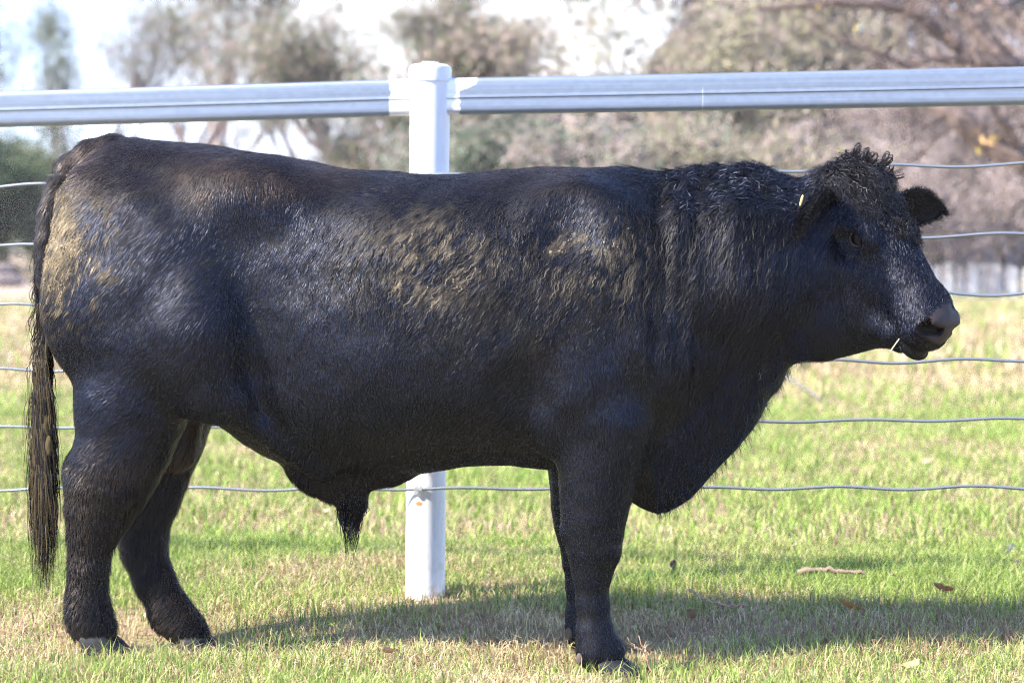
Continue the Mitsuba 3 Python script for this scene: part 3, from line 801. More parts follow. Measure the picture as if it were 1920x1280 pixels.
def coat_color(P, seed=0, dither=True):
    """Black coat with sun-browned back, dry mud on the flank, dung on the rump."""
    x, z = P[:, 0], P[:, 2]
    n1, n2, n3 = nz(P, 6.0, 11), nz(P, 30.0, 12), nz(P, (110, 110, 60), 13, 2)
    c = np.repeat([[0.0016, 0.0021, 0.0042]], len(P), 0)
    dz_ = R(900 + seed).random(len(P)) if dither else np.full(len(P), 0.5)

    def lay(col, m):
        nonlocal c
        m = np.clip(np.clip(m, 0, 1) * (0.15 + 1.7 * dz_), 0, 1)[:, None]
        c = c * (1 - m) + np.array(col) * m
    back = sst(1.22, 1.34, z) * sst(0.35, 0.1, x) * np.clip(0.75 + 2.2 * n1, 0, 1)
    lay((0.024, 0.016, 0.013), 0.7 * back)
    lay((0.06, 0.04, 0.032), sst(0.06, 0.22, n1 + 0.5 * n2) * np.exp(-((x + 0.85) / 0.28) ** 2 - ((z - 1.31) / 0.06) ** 2) * 0.7)
    legs = sst(0.66, 0.35, z) * sst(-0.6, -0.9, x)
    lay((0.022, 0.016, 0.011), legs * np.clip(0.45 + 2.0 * n2 + n1, 0, 1))
    lay((0.012, 0.010, 0.009), sst(0.55, 0.3, z) * sst(0.1, -0.5, x) * 0.5)
    e1 = np.exp(-(((x + 0.18) / 0.145) ** 2 + ((z - 1.065) / 0.10) ** 2) ** 1.3)
    e2 = np.exp(-(((x - 0.26) / 0.16) ** 2 + ((z - 1.07) / 0.10) ** 2) ** 1.3)
    e3 = np.exp(-(((x - 0.02) / 0.38) ** 2 + ((z - 1.00) / 0.17) ** 2) ** 1.5)
    lay((0.075, 0.060, 0.038), e3 * np.clip(0.10 + 1.8 * n2 + 1.0 * n1, 0, 1) * 0.22)
    lay((0.22, 0.182, 0.128), e1 * sst(-0.10, 0.28, 0.7 * n2 + 1.3 * n3 + 0.3 * n1))
    lay((0.165, 0.138, 0.096), e2 * sst(0.0, 0.34, 0.7 * n2 + 1.3 * n3 + 0.2 * n1) * 0.65)
    tail_ = (x < -1.275 + 0.12 * np.clip(z - 1.2, 0, 1)) & (P[:, 1] < -0.035)
    r1 = np.exp(-(((x + 1.265) / 0.085) ** 2 + ((z - 1.125) / 0.135) ** 2) ** 2) * ~tail_
    lay((0.29, 0.232, 0.145), r1 * np.clip(0.65 + 1.6 * n2 + 1.2 * n3, 0, 1))
    r2 = np.exp(-(((x + 1.22) / 0.16) ** 2 + ((z - 1.08) / 0.17) ** 2) ** 2)
    lay((0.28, 0.22, 0.13), r2 * ~tail_ * sst(0.06, 0.34, 0.7 * n2 + 1.2 * n3))
    r3 = sst(-1.24, -1.30, x) * sst(1.1, 0.95, z) * sst(0.55, 0.75, z)
    lay((0.10, 0.078, 0.048), r3 * np.clip(0.2 + 1.8 * n2 + 1.2 * n3, 0, 1) * 0.8)
    lay((0.030, 0.026, 0.025), tail_ * sst(1.0, 1.15, z) * 0.8)
    
    return np.clip(c, 0, 1)


# nostrils pressed into the muzzle, with a raised rim and a slit running up and back
P = np.array(body.vertices)
N = np.array(body.vertex_normals)
hu, hv, hw = headpos(P)
nost = np.zeros(len(P))
for sd in (-1, 1):
    f_ = (P[:, 0] > 0.95) & (hv * sd > 0.022)
    du, dw = hu - 0.566, hw + 0.054
    e = np.sqrt((du / 0.025) ** 2 + ((dw - 0.25 * du) / 0.020) ** 2)
    e2 = np.sqrt(((du + 0.018) / 0.014) ** 2 + ((dw - 0.012) / 0.009) ** 2)
    e = np.minimum(e, e2)
    nost = np.maximum(nost, f_ * sst(1.15, 0.6, e))
    inward = unit(-HV * sd * 0.75 - HU * 0.45 - HW * 0.25)
    P = P + (f_ * sst(1.1, 0.3, e) * (0.028 if sd < 0 else 0.010))[:, None] * inward + N * (f_ * np.exp(-((e - 1.35) / 0.35) ** 2) * (0.0025 if sd < 0 else 0.0))[:, None]
body.vertices = P
P = np.array(body.vertices)
hu, hv, hw = headpos(P)
skin = coat_color(P, 0, False) * 0.55
def plate(hu, hw):
    return (hu - 0.512) * 0.707 + (hw + 0.07) * 0.707


pad = sst(0.038, 0.050, plate(hu, hw) + 0.003 * nz(P, 60, 5)) * sst(-0.130, -0.118, hw) * sst(0.9, 1.0, P[:, 0])
skin = skin * (1 - pad[:, None]) + np.array([0.038, 0.031, 0.033]) * pad[:, None]
skin = skin * (1 - 0.96 * nost[:, None])
scro = np.exp(-((P[:, 0] + 0.95) / 0.08) ** 2 - (P[:, 1] / 0.09) ** 2) * sst(0.68, 0.6, P[:, 2]) * sst(0.42, 0.46, P[:, 2])
skin = skin * (1 - scro[:, None]) + np.array([0.040, 0.027, 0.025]) * scro[:, None]

BULL = thing('bull', 'black bull standing side on in front of the white post, head turned towards us', 'bull')
add('bull__body', (bworld(P), np.array(body.faces)), 'skin_material', smooth=True, color=skin)

# ---- hair
rng = R(200)


def hair_dir(P, N):
    x, y, z = P.T
    hu, hv, hw = headpos(P)
    d = np.tile([-0.35, 0.0, -1.0], (len(P), 1))
    top = sst(0.55, 0.95, N[:, 2])[:, None]
    d = d * (1 - top) + np.array([-1.0, 0, -0.1]) * top
    th = sst(-0.65, -0.9, x)[:, None]
    d = d * (1 - th) + np.array([-0.55, 0, -0.9]) * th
    leg = sst(0.6, 0.45, z)[:, None]
    d = d * (1 - leg) + np.array([-0.1, 0, -1.0]) * leg
    tl = (x < -1.28)[:, None] & (np.abs(y) < 0.12)[:, None]
    d = np.where(tl, np.array([-0.25, 0, -1.0]), d)
    head = ((hu > 0.0) & (x > 0.9))[:, None] * sst(0.0, 0.1, hu)[:, None]
    d = d * (1 - head) + (HU * 0.7 - HW * 0.55) * head
    # hair whorls: the flow wanders
    a = nz(P, 3.0, 21, 2) * 1.6 + nz(P, 14.0, 22, 2) * 0.9
    d = d - N * (d * N).sum(1, keepdims=True)
    d = unit(d)
    return d * np.cos(a)[:, None] + np.cross(N, d) * np.sin(a)[:, None]


def hair(P, N, d, L, width, lift, wave=0.0, seg=2, curl=0.0, roll=0.5, wl=0.02, tint=None, seed=0, sync=None):
    rng = R(seed)
    n = len(P)
    b = np.cross(N, d)
    t = np.arange(seg + 1) / seg
    ph = nz(P, 25.0, seed + 3) * 14 if sync is None else nz(P, sync, seed + 3, 2) * 11 + rng.normal(0, 0.35, n)
    path = P[:, None] - N[:, None] * 0.0005 + d[:, None] * (L[:, None] * t)[..., None] + N[:, None] * (L * lift)[:, None, None] * (t * (1.25 - 0.8 * t))[None, :, None]
    if np.any(wave):
        w = np.sin(ph[:, None] + (L[:, None] * t) / wl * 2 * PI) * (np.asarray(wave) * np.ones(n))[:, None] * np.sqrt(t)
        path = path + b[:, None] * w[..., None]
        path = path + N[:, None] * (np.abs(w) * 0.5)[..., None]
    r = rng.normal(0, 1, n) * roll
    side = b * np.cos(r)[:, None] + N * np.sin(r)[:, None]
    wd = width[:, None] * np.linspace(1, 0.45, seg)[None]
    v, f, m = ribbons(path, wd, np.repeat(side[:, None], seg, 1))
    c = coat_color(P, seed % 97) if tint is None else tint
    c = c * rng.uniform(0.5, 1.7, (n, 1))
    cc = np.repeat(c[:, None], m, 1)
    return v, f, cc.reshape(-1, 3)


class Bag:
    def __init__(self):
        self.v, self.f, self.c, self.n = [], [], [], 0

    def put(self, v, f, c):
        self.v.append(v)
        self.f.append(np.asarray(f) + self.n)
        self.c.append(c)
        self.n += len(v)

    def out(self, key, mat='coat_material', smooth=False, **lab):
        add(key, (bworld(np.vstack(self.v)), np.vstack(self.f)), mat, smooth=smooth, color=np.clip(np.vstack(self.c), 0, 0.9), **lab)


def scatter(n, weight):
    """n points on the body, thinned by weight(P, N) in [0, 1]."""
    tri = np.array(body.triangles)
    ar = np.array(body.area_faces)
    cum = np.cumsum(ar)
    k = np.searchsorted(cum, rng.random(n) * cum[-1]).clip(0, len(ar) - 1)
    a, b = rng.random((2, n))
    fl = a + b > 1
    a, b = np.where(fl, 1 - a, a), np.where(fl, 1 - b, b)
    t = tri[k]
    P = t[:, 0] + (t[:, 1] - t[:, 0]) * a[:, None] + (t[:, 2] - t[:, 0]) * b[:, None]
    vn = np.array(body.vertex_normals)[np.array(body.faces)[k]]
    N = unit(vn[:, 0] * (1 - a - b)[:, None] + vn[:, 1] * a[:, None] + vn[:, 2] * b[:, None])
    w = rng.random(n) < weight(P, N)
    return P[w], N[w]


def not_bare(P):
    hu, hv, hw = headpos(P)
    muzzle = ((plate(hu, hw) > 0.044) | ((((hu - 0.562) / 0.036) ** 2 + ((hw + 0.056) / 0.030) ** 2 < 1) & (np.abs(hv) > 0.02)) | ((hu > 0.535) & (hw < -0.118))) & (P[:, 0] > 0.95)
    eye = ((hu - 0.225) ** 2 + (hw + 0.066) ** 2 < 0.027 ** 2) & (np.abs(hv) > 0.07) & (P[:, 0] > 0.9)
    scro = (np.abs(P[:, 0] + 0.95) < 0.085) & (np.abs(P[:, 1]) < 0.075) & (P[:, 2] < 0.66) & (P[:, 2] > 0.42)
    foot = P[:, 2] < np.where(P[:, 0] > 0, -0.006, np.where(P[:, 1] > 0, 0.006, 0.034))
    return ~(muzzle | eye | foot) * np.where(scro, 0.15, 1.0)


coat, under, locks = Bag(), Bag(), Bag()
P, N = scatter(480000, lambda P, N: np.where(N[:, 1] < 0.35, 1.0, 0.35) * not_bare(P))
x, y, z = P.T
hu, hv, hw = headpos(P)
facem = sst(0.06, 0.16, hu) * (x > 0.9)
fl = (x > -0.3) * sst(0.62, 0.45, z)
L = 0.022 + 0.006 * sst(0.62, 0.4, z) * (x < -0.3) - 0.005 * fl + 0.010 * sst(0.35, 0.6, x) * (1 - facem) + 0.006 * sst(-0.9, -1.15, x)
L = L * (1 - 0.35 * facem) * rng.uniform(0.6, 1.3, len(P))
lift = 0.13 + 0.16 * sst(0.62, 0.4, z) * (x < -0.5) + 0.06 * sst(0.62, 0.4, z) + 0.06 * sst(0.45, 0.7, x) * (1 - facem)
lift = (lift - 0.12 * fl).clip(0.12) * rng.uniform(0.5, 1.5, len(P)) * (0.6 + 0.9 * (nz(P, 34.0, 41, 2) + 0.5))
low = z + 0.06 * nz(P, 9.0, 43, 2) < np.where(x > -0.6, 0.56, 0.46)
d_ = hair_dir(P, N)
w_ = (0.0018 + 0.0010 * sst(0.85, 0.6, z)) * rng.uniform(0.6, 1.5, len(P))
ro = 0.24 - 0.12 * sst(0.9, 0.6, z)
for bag, k in ((coat, ~low), (under, low)):
    bag.put(*hair(P[k], N[k], d_[k], L[k], w_[k], lift[k], roll=ro[k], seed=201))

P, N = scatter(1300000, lambda P, N: (P[:, 0] > 0.84) * (headpos(P)[0] > 0.04) * (N[:, 1] < 0.5) * not_bare(P) * 0.7)
n = len(P)
coat.put(*hair(P, N, hair_dir(P, N), 0.016 * rng.uniform(0.6, 1.3, n), np.full(n, 0.0018), 0.22 * rng.uniform(0.4, 1.8, n), roll=0.5, seed=206))

# wavy locks: matted flank, shoulder and neck
def wet(P):
    x, z = P[:, 0], P[:, 2]
    return np.exp(-(((x - 0.0) / 0.42) ** 2 + ((z - 1.03) / 0.17) ** 2) ** 2)


P, N = scatter(60000, lambda P, N: (N[:, 1] < 0.2) * wet(P) * 1.0)
n = len(P)
L = rng.uniform(0.03, 0.058, n)
locks.put(*hair(P, N, hair_dir(P, N), L, rng.uniform(0.0018, 0.0034, n), rng.uniform(0.06, 0.2, n), wave=0.0042, seg=6, roll=0.4, wl=0.024, seed=202, sync=(26, 26, 10)))


def necky(P):
    x, z = P[:, 0], P[:, 2]
    hu, hv, hw = headpos(P)
    return sst(0.30, 0.46, x) * (1 - sst(0.72, 0.80, x + 0.25 * np.clip(1.15 - z, -0.2, 0.1))) * sst(0.70, 0.95, z)


P, N = scatter(80000, lambda P, N: (N[:, 1] < 0.3) * necky(P) * 1.0)
n = len(P)
L = rng.uniform(0.045, 0.085, n)
d = unit(hair_dir(P, N) + np.array([-0.1, 0, -0.6]))
d = unit(d - N * (d * N).sum(1, keepdims=True))
locks.put(*hair(P, N, d, L, rng.uniform(0.002, 0.004, n), rng.uniform(0.05, 0.16, n), wave=0.0045, seg=6, roll=0.3, wl=0.042, seed=203, sync=(22, 22, 5)))
# crest of the neck: longer, rising and sweeping forward
P, N = scatter(120000, lambda P, N: (N[:, 2] > 0.6) * sst(0.36, 0.5, P[:, 0]) * (P[:, 0] < 0.90) * (P[:, 2] > 1.2) * 0.8)
n = len(P)
d = unit(np.array([0.5, 0, 0.1]) + rng.normal(0, 0.5, (n, 3)))
d = unit(d - N * (d * N).sum(1, keepdims=True))
coat.put(*hair(P, N, d, rng.uniform(0.02, 0.045, n), rng.uniform(0.002, 0.004, n), rng.uniform(0.15, 0.5, n), wave=0.004, seg=5, roll=0.6, wl=0.03, seed=204))
# fringe under the brisket and the throat
P, N = scatter(160000, lambda P, N: (N[:, 2] < np.where(P[:, 0] > 0.8, -0.35, 0.0)) * (P[:, 0] > 0.4) * (P[:, 0] < 0.83) * (np.abs(P[:, 1] + 0.03) < 0.15) * (P[:, 2] < 0.9) * (P[:, 2] > 0.3) * 0.5)
n = len(P)
d = unit(np.tile([0.1, 0, -1.0], (n, 1)) + rng.normal(0, 0.25, (n, 3)) + N * 0.3)
coat.put(*hair(P, N, d, rng.uniform(0.012, 0.04, n), rng.uniform(0.0016, 0.003, n), rng.uniform(0.1, 0.5, n), wave=0.002, seg=3, wl=0.03, seed=205))
# belly crease tuft in front of the sheath
locks.out('bull__matted_hair', 'lock_material', label='longer wavy hair matted on flank and neck')
under.out('bull__leg_hair', 'leg_material', label='dull black hair of the legs and belly')
coat.out('bull__coat', label='short black coat with dry mud on flank and rump')

# ---- dry crumbs of mud and dung stuck to the hair
def crumbs(P):
    x, y, z = P.T
    n2 = nz(P, 30.0, 12)
    e1 = np.exp(-(((x + 0.17) / 0.16) ** 2 + ((z - 1.06) / 0.10) ** 2) ** 1.3)
    e2 = np.exp(-(((x - 0.26) / 0.15) ** 2 + ((z - 1.10) / 0.08) ** 2) ** 1.3) * 0.4
    r1 = np.exp(-(((x + 1.25) / 0.11) ** 2 + ((z - 1.11) / 0.15) ** 2) ** 2) * ~((x < -1.275) & (y < -0.035))
    return (e1 * sst(0.25, 0.6, e1) + e2 * sst(0.12, 0.25, e2)) * sst(-0.02, 0.25, n2) + r1 * sst(-0.15, 0.2, n2) * 1.2


Pm, Nm = scatter(130000, lambda P, N: (N[:, 1] < 0.2) * crumbs(P) * 1.0 * (P[:, 2] > 0.5) * (P[:, 0] < 0.85))
ico = trimesh.creation.icosphere(1, 1.0)
rng = R(260)
n, k_ = len(Pm), len(ico.vertices)
sz = rng.uniform(0.0008, 0.0022, n) * np.where(rng.random(n) < 0.08, 1.7, 1)
vv = np.array(ico.vertices)[None] * (1 + rng.uniform(-0.35, 0.35, (n, k_, 1))) * (sz[:, None] * rng.uniform(0.7, 1.4, (n, 3)) * [0.8, 0.5, 1.3])[:, None]
vv = vv + (Pm + Nm * rng.uniform(0.001, 0.006, (n, 1)))[:, None]
ff = (np.array(ico.faces)[None] + (np.arange(n) * k_)[:, None, None]).reshape(-1, 3)
mc = np.array([0.31, 0.245, 0.15]) * rng.uniform(0.5, 1.2, (n, 1))
add('bull__mud_crumbs', (bworld(vv.reshape(-1, 3)), ff), 'wood_material', color=np.repeat(mc[:, None], k_, 1).reshape(-1, 3), label='dry tan crumbs of mud stuck to the coat', kind='stuff')

# ---- poll curls
curls = Bag()


def curl_lock(p, d, n, L, rad, turns, r, col, rng, seg=18, sides=4):
    b = unit(np.cross(n, d))
    t = np.linspace(0, 1, seg)
    ang = turns * 2 * PI * t ** 0.9 + rng.uniform(0, 2 * PI)
    grow_ = rad * np.clip(t * 4, 0, 1) * (1 - 0.25 * t)
    up_ = unit(n + 0.2 * rng.normal(0, 1, 3))
    c = p + d * (L * t)[:, None] + n * (0.012 * np.sin(PI * t))[:, None]
    c = c + up_ * (grow_ * (1 - np.cos(ang)))[:, None] + (d * 0.8 + b * 0.3) * (grow_ * np.sin(ang))[:, None]
    out = []
    for s in range(3):
        o = rng.normal(0, 0.0035, 3)
        out.append(tube(c + o + b * (s - 1) * 0.0035 + rng.normal(0, 0.0005, (seg, 3)), r * np.linspace(1, 0.35, seg), sides, cap=False))
    v, f = cat(out)
    curls.put(v, f, np.repeat(col[None], len(v), 0))


rng = R(300)
Pc, Nc = scatter(500000, lambda P, N: ((headpos(P)[0] > -0.06) & (headpos(P)[0] < 0.12) & (headpos(P)[2] > -0.075) & (headpos(P)[1] < 0.085) & (P[:, 0] > 0.88)) * 0.018)
for k in range(len(Pc)):
    g = rng.random()
    d = unit(rng.normal(0, 0.6, 3) + HU * 0.6 + np.array([0, -0.3, -0.1]))
    d = unit(d - Nc[k] * (d @ Nc[k]) * 0.7)
    curl_lock(Pc[k] - Nc[k] * 0.004, d, unit(Nc[k] + [0, 0, 0.5]), rng.uniform(0.025, 0.06), rng.uniform(0.005, 0.012), rng.uniform(0.5, 1.1), rng.uniform(0.0010, 0.0019), np.array([0.012, 0.0115, 0.0125]) * rng.uniform(0.7, 1.5), rng)
def ph(P):
    hu, hv, hw = headpos(P)
    return (P[:, 0] > 0.86) * (sst(-0.10, -0.03, hu) * (1 - sst(0.14, 0.20, hu)) * (hw > -0.085) * (hv > -0.092) * (hv < 0.085) + sst(0.12, 0.16, hu) * (1 - sst(0.22, 0.30, hu)) * (hw > -0.05) * np.exp(-((hv - 0.0) / 0.06) ** 2) * 0.5)


Pc, Nc = scatter(700000, lambda P, N: ph(P) * 0.52)
n = len(Pc)
hu_, hv_, hw_ = headpos(Pc)
d = unit(HU * 0.8 + HV * (np.sign(hv_) * 0.3)[:, None] + np.stack([nz(Pc, 20.0, 71 + q, 2) for q in range(3)], 1) * 3.2 + rng.normal(0, 0.15, (n, 3)))
d = unit(d - Nc * (d * Nc).sum(1, keepdims=True))
L = np.interp(hu_, [-0.1, 0.0, 0.08, 0.2, 0.3], [0.045, 0.075, 0.075, 0.04, 0.022]) * rng.uniform(0.7, 1.2, n)
curls.put(*hair(Pc, Nc, d, L, rng.uniform(0.0014, 0.0030, n), np.interp(hu_, [-0.1, 0.0, 0.08, 0.2, 0.3], [0.25, 0.42, 0.38, 0.2, 0.12]) * rng.uniform(0.5, 1.4, n), wave=0.009 * rng.uniform(0.5, 1.2, n), seg=10, roll=0.5, wl=0.034, seed=305, sync=(24, 24, 24), tint=np.repeat([[0.014, 0.0135, 0.0155]], n, 0)))
# flatter curls down the forehead
Pc, Nc = scatter(500000, lambda P, N: ((headpos(P)[0] > 0.10) & (headpos(P)[0] < 0.30) & (headpos(P)[2] > -0.035) & (P[:, 0] > 0.9)) * np.exp(-((headpos(P)[1] - 0.01) / 0.055) ** 2) * 0.07)
for k in range(len(Pc)):
    d = unit(rng.normal(0, 0.7, 3) + HU)
    d = unit(d - Nc[k] * (d @ Nc[k]))
    curl_lock(Pc[k] - Nc[k] * 0.003, d, Nc[k], rng.uniform(0.015, 0.03), rng.uniform(0.002, 0.0045), rng.uniform(0.5, 1.0), rng.uniform(0.0009, 0.0015), np.array([0.010, 0.010, 0.0115]) * rng.uniform(0.7, 1.4), rng, seg=12)
# a few long loops that stand up from the poll
for k, (a, b_, L, rad) in enumerate([(0.02, -0.02, 0.03, 0.018), (0.03, 0.03, 0.025, 0.019), (0.06, 0.05, 0.05, 0.015), (0.00, -0.05, 0.03, 0.016)]):
    for q in range(3):
        curl_lock(hd(a, b_, 0.012) + rng.normal(0, 0.006, 3), unit(HU * 0.6 + HV * (0.5 if b_ > 0 else -0.5) + HW * 0.4), unit(HW + [0, 0, 0.8]), L, rad * rng.uniform(0.8, 1.1), rng.uniform(0.7, 1.1), 0.0024, np.array([0.012, 0.0115, 0.013]), rng)
curls.out('bull__poll_hair', smooth=False, label='curly black hair on the poll and forehead')


# ---- ears
def ear(key, sd, label):
    base = hd(0.112 + (0.012 if sd > 0 else 0), sd * 0.112, -0.075)
    d = unit(HF * (0.36 if sd > 0 else 0.24) + HV * sd * 1.0 + np.array([0, 0, 0.02 if sd > 0 else -0.22]))
    fwd = unit(HF * 0.75 + HV * sd * -0.2 + np.array([0, 0, -0.55]))        # where the cup opens
    fwd = unit(fwd - d * (fwd @ d))
    side = unit(np.cross(d, fwd))
    ns, nt = 24, 21
    S, Tt = np.meshgrid(np.linspace(0, 1, ns), np.linspace(-1, 1, nt), indexing='ij')
    wid = 0.068 * (np.sin(PI * np.clip(S * 0.90 + 0.10, 0, 1)) ** 0.55) * (0.62 + 0.38 * np.sin(PI * np.clip(S, 0, 1)))
    ln = 0.195
    cup = 0.045 * (1 - 0.45 * S)
    ang = Tt * 1.15
    c = base + d * (S * ln)[..., None] - fwd * (0.02 * np.sin(PI * S))[..., None]
    front = c + side * (wid * np.sin(ang) / math.sin(1.15))[..., None] - fwd * (cup * (np.cos(ang) - math.cos(1.15)))[..., None]
    back = front - fwd * (0.010 * (1 - Tt ** 4) * np.clip((1 - S) * 6, 0.1, 1))[..., None] - d * 0.001
    v = np.vstack([front.reshape(-1, 3), back.reshape(-1, 3)])
    i, j = np.meshgrid(np.arange(ns - 1), np.arange(nt - 1), indexing='ij')
    q = np.stack([i * nt + j, (i + 1) * nt + j, (i + 1) * nt + j + 1, i * nt + j + 1], -1).reshape(-1, 4)
    n = ns * nt
    f = [q[:, [0, 1, 2]], q[:, [0, 2, 3]], q[:, [0, 2, 1]] + n, q[:, [0, 3, 2]] + n]
    rim = np.concatenate([np.arange(ns) * nt, (ns - 1) * nt + np.arange(1, nt), np.arange(ns - 2, -1, -1) * nt + nt - 1])
    a, b = rim[:-1], rim[1:]
    f += [np.stack([a, b, b + n], 1), np.stack([a, b + n, a + n], 1)]
    col = np.repeat([[0.008, 0.008, 0.010]], len(v), 0)
    add(key, (bworld(v), np.vstack(f)), 'skin_material', smooth=True, color=col, label=label)
    # fur: short on the back and the rim, longer inside
    hb = Bag()
    rng = R(400 + int(sd))
    A = rng.integers(0, n, 5200)
    Pb = v[n + A]
    nb = unit(-fwd + side * (Tt.ravel()[A] * 0.9)[:, None])
    dd = unit(d + rng.normal(0, 0.25, (len(A), 3)))
    hb.put(*hair(Pb, nb, dd, rng.uniform(0.012, 0.022, len(A)), np.full(len(A), 0.0018), rng.uniform(0.15, 0.4, len(A)), seed=401, tint=np.repeat([[0.009, 0.009, 0.0115]], len(A), 0)))
    A = rim[rng.integers(0, len(rim), 2200)]
    out = unit(v[A] - (base + d * ln * 0.45))
    dd = unit(out + d * 0.4 + rng.normal(0, 0.3, (len(A), 3)))
    hb.put(*hair(v[A], unit(np.cross(dd, side)), dd, rng.uniform(0.010, 0.024, len(A)), np.full(len(A), 0.0017), rng.uniform(0, 0.3, len(A)), seed=402, tint=np.repeat([[0.008, 0.008, 0.010]], len(A), 0)))
    A = rng.integers(0, n, 2600)
    dd = unit(d * 0.8 + fwd * 0.5 + rng.normal(0, 0.3, (len(A), 3)))
    hb.put(*hair(v[A], np.repeat(fwd[None], len(A), 0), dd, rng.uniform(0.015, 0.035, len(A)), np.full(len(A), 0.0017), rng.uniform(0.1, 0.4, len(A)), seed=403, tint=np.repeat([[0.007, 0.007, 0.008]], len(A), 0)))
    hb.out(key + '__fur')
    return base, d, side, fwd


eb, ed, es, ef = ear('bull__ear', -1, 'near ear hanging out to the side, dark inside')
ear('bull__ear_001', 1, 'far ear standing out beyond the forehead')
# the small yellow tag at the edge of the near ear
tp_ = eb + ed * 0.165 - ef * 0.02 - es * 0.0
m = trimesh.creation.icosphere(2, 1.0)
m.apply_scale([0.0035, 0.006, 0.016])
m.apply_transform(trimesh.transformations.rotation_matrix(0.25, [0, 1, 0]))
TAGV = np.array(m.vertices) + [0.800, -0.27, 1.225]
add('bull__ear_tag', (bworld(TAGV), np.array(m.faces)), 'wood_material', smooth=True, color=np.repeat([[0.80, 0.62, 0.22]], len(TAGV), 0), label='small yellow tag at the back edge of the near ear')

# ---- eyes
scene['eye_material'] = {'type': 'principled', 'base_color': {'type': 'rgb', 'value': [0.004, 0.003, 0.003]}, 'roughness': 0.12, 'specular': 0.45}
for q, sd in enumerate((-1, 1)):
    m = trimesh.creation.icosphere(3, 0.0215)
    m.apply_translation(hd(0.225, sd * 0.099, -0.067))
    add('bull__eye' + ('_%03d' % q if q else ''), (bworld(m.vertices), np.array(m.faces)), 'eye_material', smooth=True)
    for w_, nm in ((0.011, 'upper'), (-0.014, 'lower')):
        t = np.linspace(-1, 1, 15)
        pts = np.array([hd(0.225 + 0.027 * a, sd * (0.122 - 0.012 * a * a), -0.067 + w_ * (1 - a * a) - 0.002 * a) for a in t])
        v, f = tube(pts, (0.0075 if nm == 'upper' else 0.0035) * (1 - 0.4 * t ** 2), 8)
        lidc = [0.008, 0.008, 0.010] if nm == 'upper' else [0.030, 0.028, 0.034]
        add('bull__eyelid' + {(0, 'upper'): '', (0, 'lower'): '_001', (1, 'upper'): '_002', (1, 'lower'): '_003'}[(q, nm)], (bworld(v), f), 'skin_material', smooth=True, color=np.repeat([lidc], len(v), 0))

# ---- hooves and dew claws
scene['hoof_material'] = {'type': 'principled', 'base_color': mikit.proc(lambda p, n, uv: mix([0.011, 0.013, 0.017], [0.026, 0.026, 0.030], fbm(p.x * 30, p.y * 30, p.z * 120, 3))), 'roughness': 0.5, 'specular': 0.25}
hk = dk = 0
for (x, y, z) in [(-1.115, -0.19, -0.005), (-0.900, 0.075, -0.050), (0.318, -0.185, -0.050), (0.250, 0.15, -0.035)]:
    for s in (-1, 1):
        prof_ = [(-0.045, 0.030, 0.060), (-0.02, 0.034, 0.065), (0.02, 0.032, 0.060), (0.055, 0.024, 0.035), (0.075, 0.012, 0.014)]
        vs = []
        for (px_, hw_, ht) in prof_:
            for a in np.linspace(0, 2 * PI, 17)[:-1]:
                ca, sa = math.cos(a), math.sin(a)
                vs.append([px_ + (0 if sa < 0 else -0.012 * sa), s * 0.031 + hw_ * 0.95 * np.sign(ca) * abs(ca) ** 0.7, -0.018 + (ht * max(sa, 0) ** 0.8 if sa > 0 else 0)])
        vs = np.array(vs)
        k = 16
        i, j = np.meshgrid(np.arange(len(prof_) - 1), np.arange(k), indexing='ij')
        q = np.stack([i * k + j, i * k + (j + 1) % k, (i + 1) * k + (j + 1) % k, (i + 1) * k + j], -1).reshape(-1, 4)
        f = np.vstack([q[:, [0, 1, 2]], q[:, [0, 2, 3]], [[0, b + 1, b] for b in range(1, k - 1)], [[4 * k, 4 * k + b, 4 * k + b + 1] for b in range(1, k - 1)]])
        key = 'bull__hoof' + ('_%03d' % hk if hk else '')
        hk += 1
        add(key, (bworld(vs + [x, y, z]), f), 'hoof_material', smooth=50)
for (x, y, z) in [(-1.207, -0.205, 0.055), (-1.197, -0.17, 0.055), (-1.020, 0.055, 0.025), (-1.015, 0.095, 0.025), (0.214, -0.212, -0.004), (0.214, -0.165, -0.006), (0.150, 0.12, 0.012), (0.150, 0.175, 0.012)]:
    m = trimesh.creation.icosphere(2, 1.0)
    m.apply_scale([0.014, 0.013, 0.020])
    m.apply_transform(trimesh.transformations.rotation_matrix(0.35, [0, 1, 0]))
    key = 'bull__dewclaw' + ('_%03d' % dk if dk else '')
    dk += 1
    add(key, (bworld(np.array(m.vertices) + [x, y, z]), np.array(m.faces)), 'wood_material', smooth=True, color=np.repeat([[0.11, 0.085, 0.072]], len(m.vertices), 0))

# ---- tail switch: hanging strands, clotted with dung
sw = Bag()
rng = R(500)
n = 1500
t0_ = rng.random(n) ** 0.8
z0 = 1.20 - 0.66 * t0_
x0 = np.interp(z0, [0.5, 0.78, 0.9, 1.02, 1.12, 1.2], [-1.312, -1.312, -1.315, -1.314, -1.308, -1.294])
L = np.where(z0 > 0.8, rng.uniform(0.06, 0.16, n), rng.uniform(0.25, 0.62, n)) * np.where(rng.random(n) < 0.3, 0.6, 1)
L = np.minimum(L, z0 - 0.09 - 0.28 * rng.random(n) ** 1.6)
k_ = 9
t = np.linspace(0, 1, k_)
a = rng.uniform(0, 2 * PI, n)
r_end = np.where(z0 > 0.8, 0.026, 0.040) * np.sqrt(rng.random(n))
bx = np.cos(a) * r_end
by = np.sin(a) * r_end * 0.8 + 0 * z0
env = np.sin(PI * np.clip(t * 0.75, 0, 1)) ** 0.8
px_ = x0[:, None] + bx[:, None] * env[None] + rng.normal(0, 0.006, (n, k_)).cumsum(1) * 0.6 - 0.012 * t[None]
py_ = -0.078 + by[:, None] * env[None] + rng.normal(0, 0.003, (n, k_)).cumsum(1) * 0.6
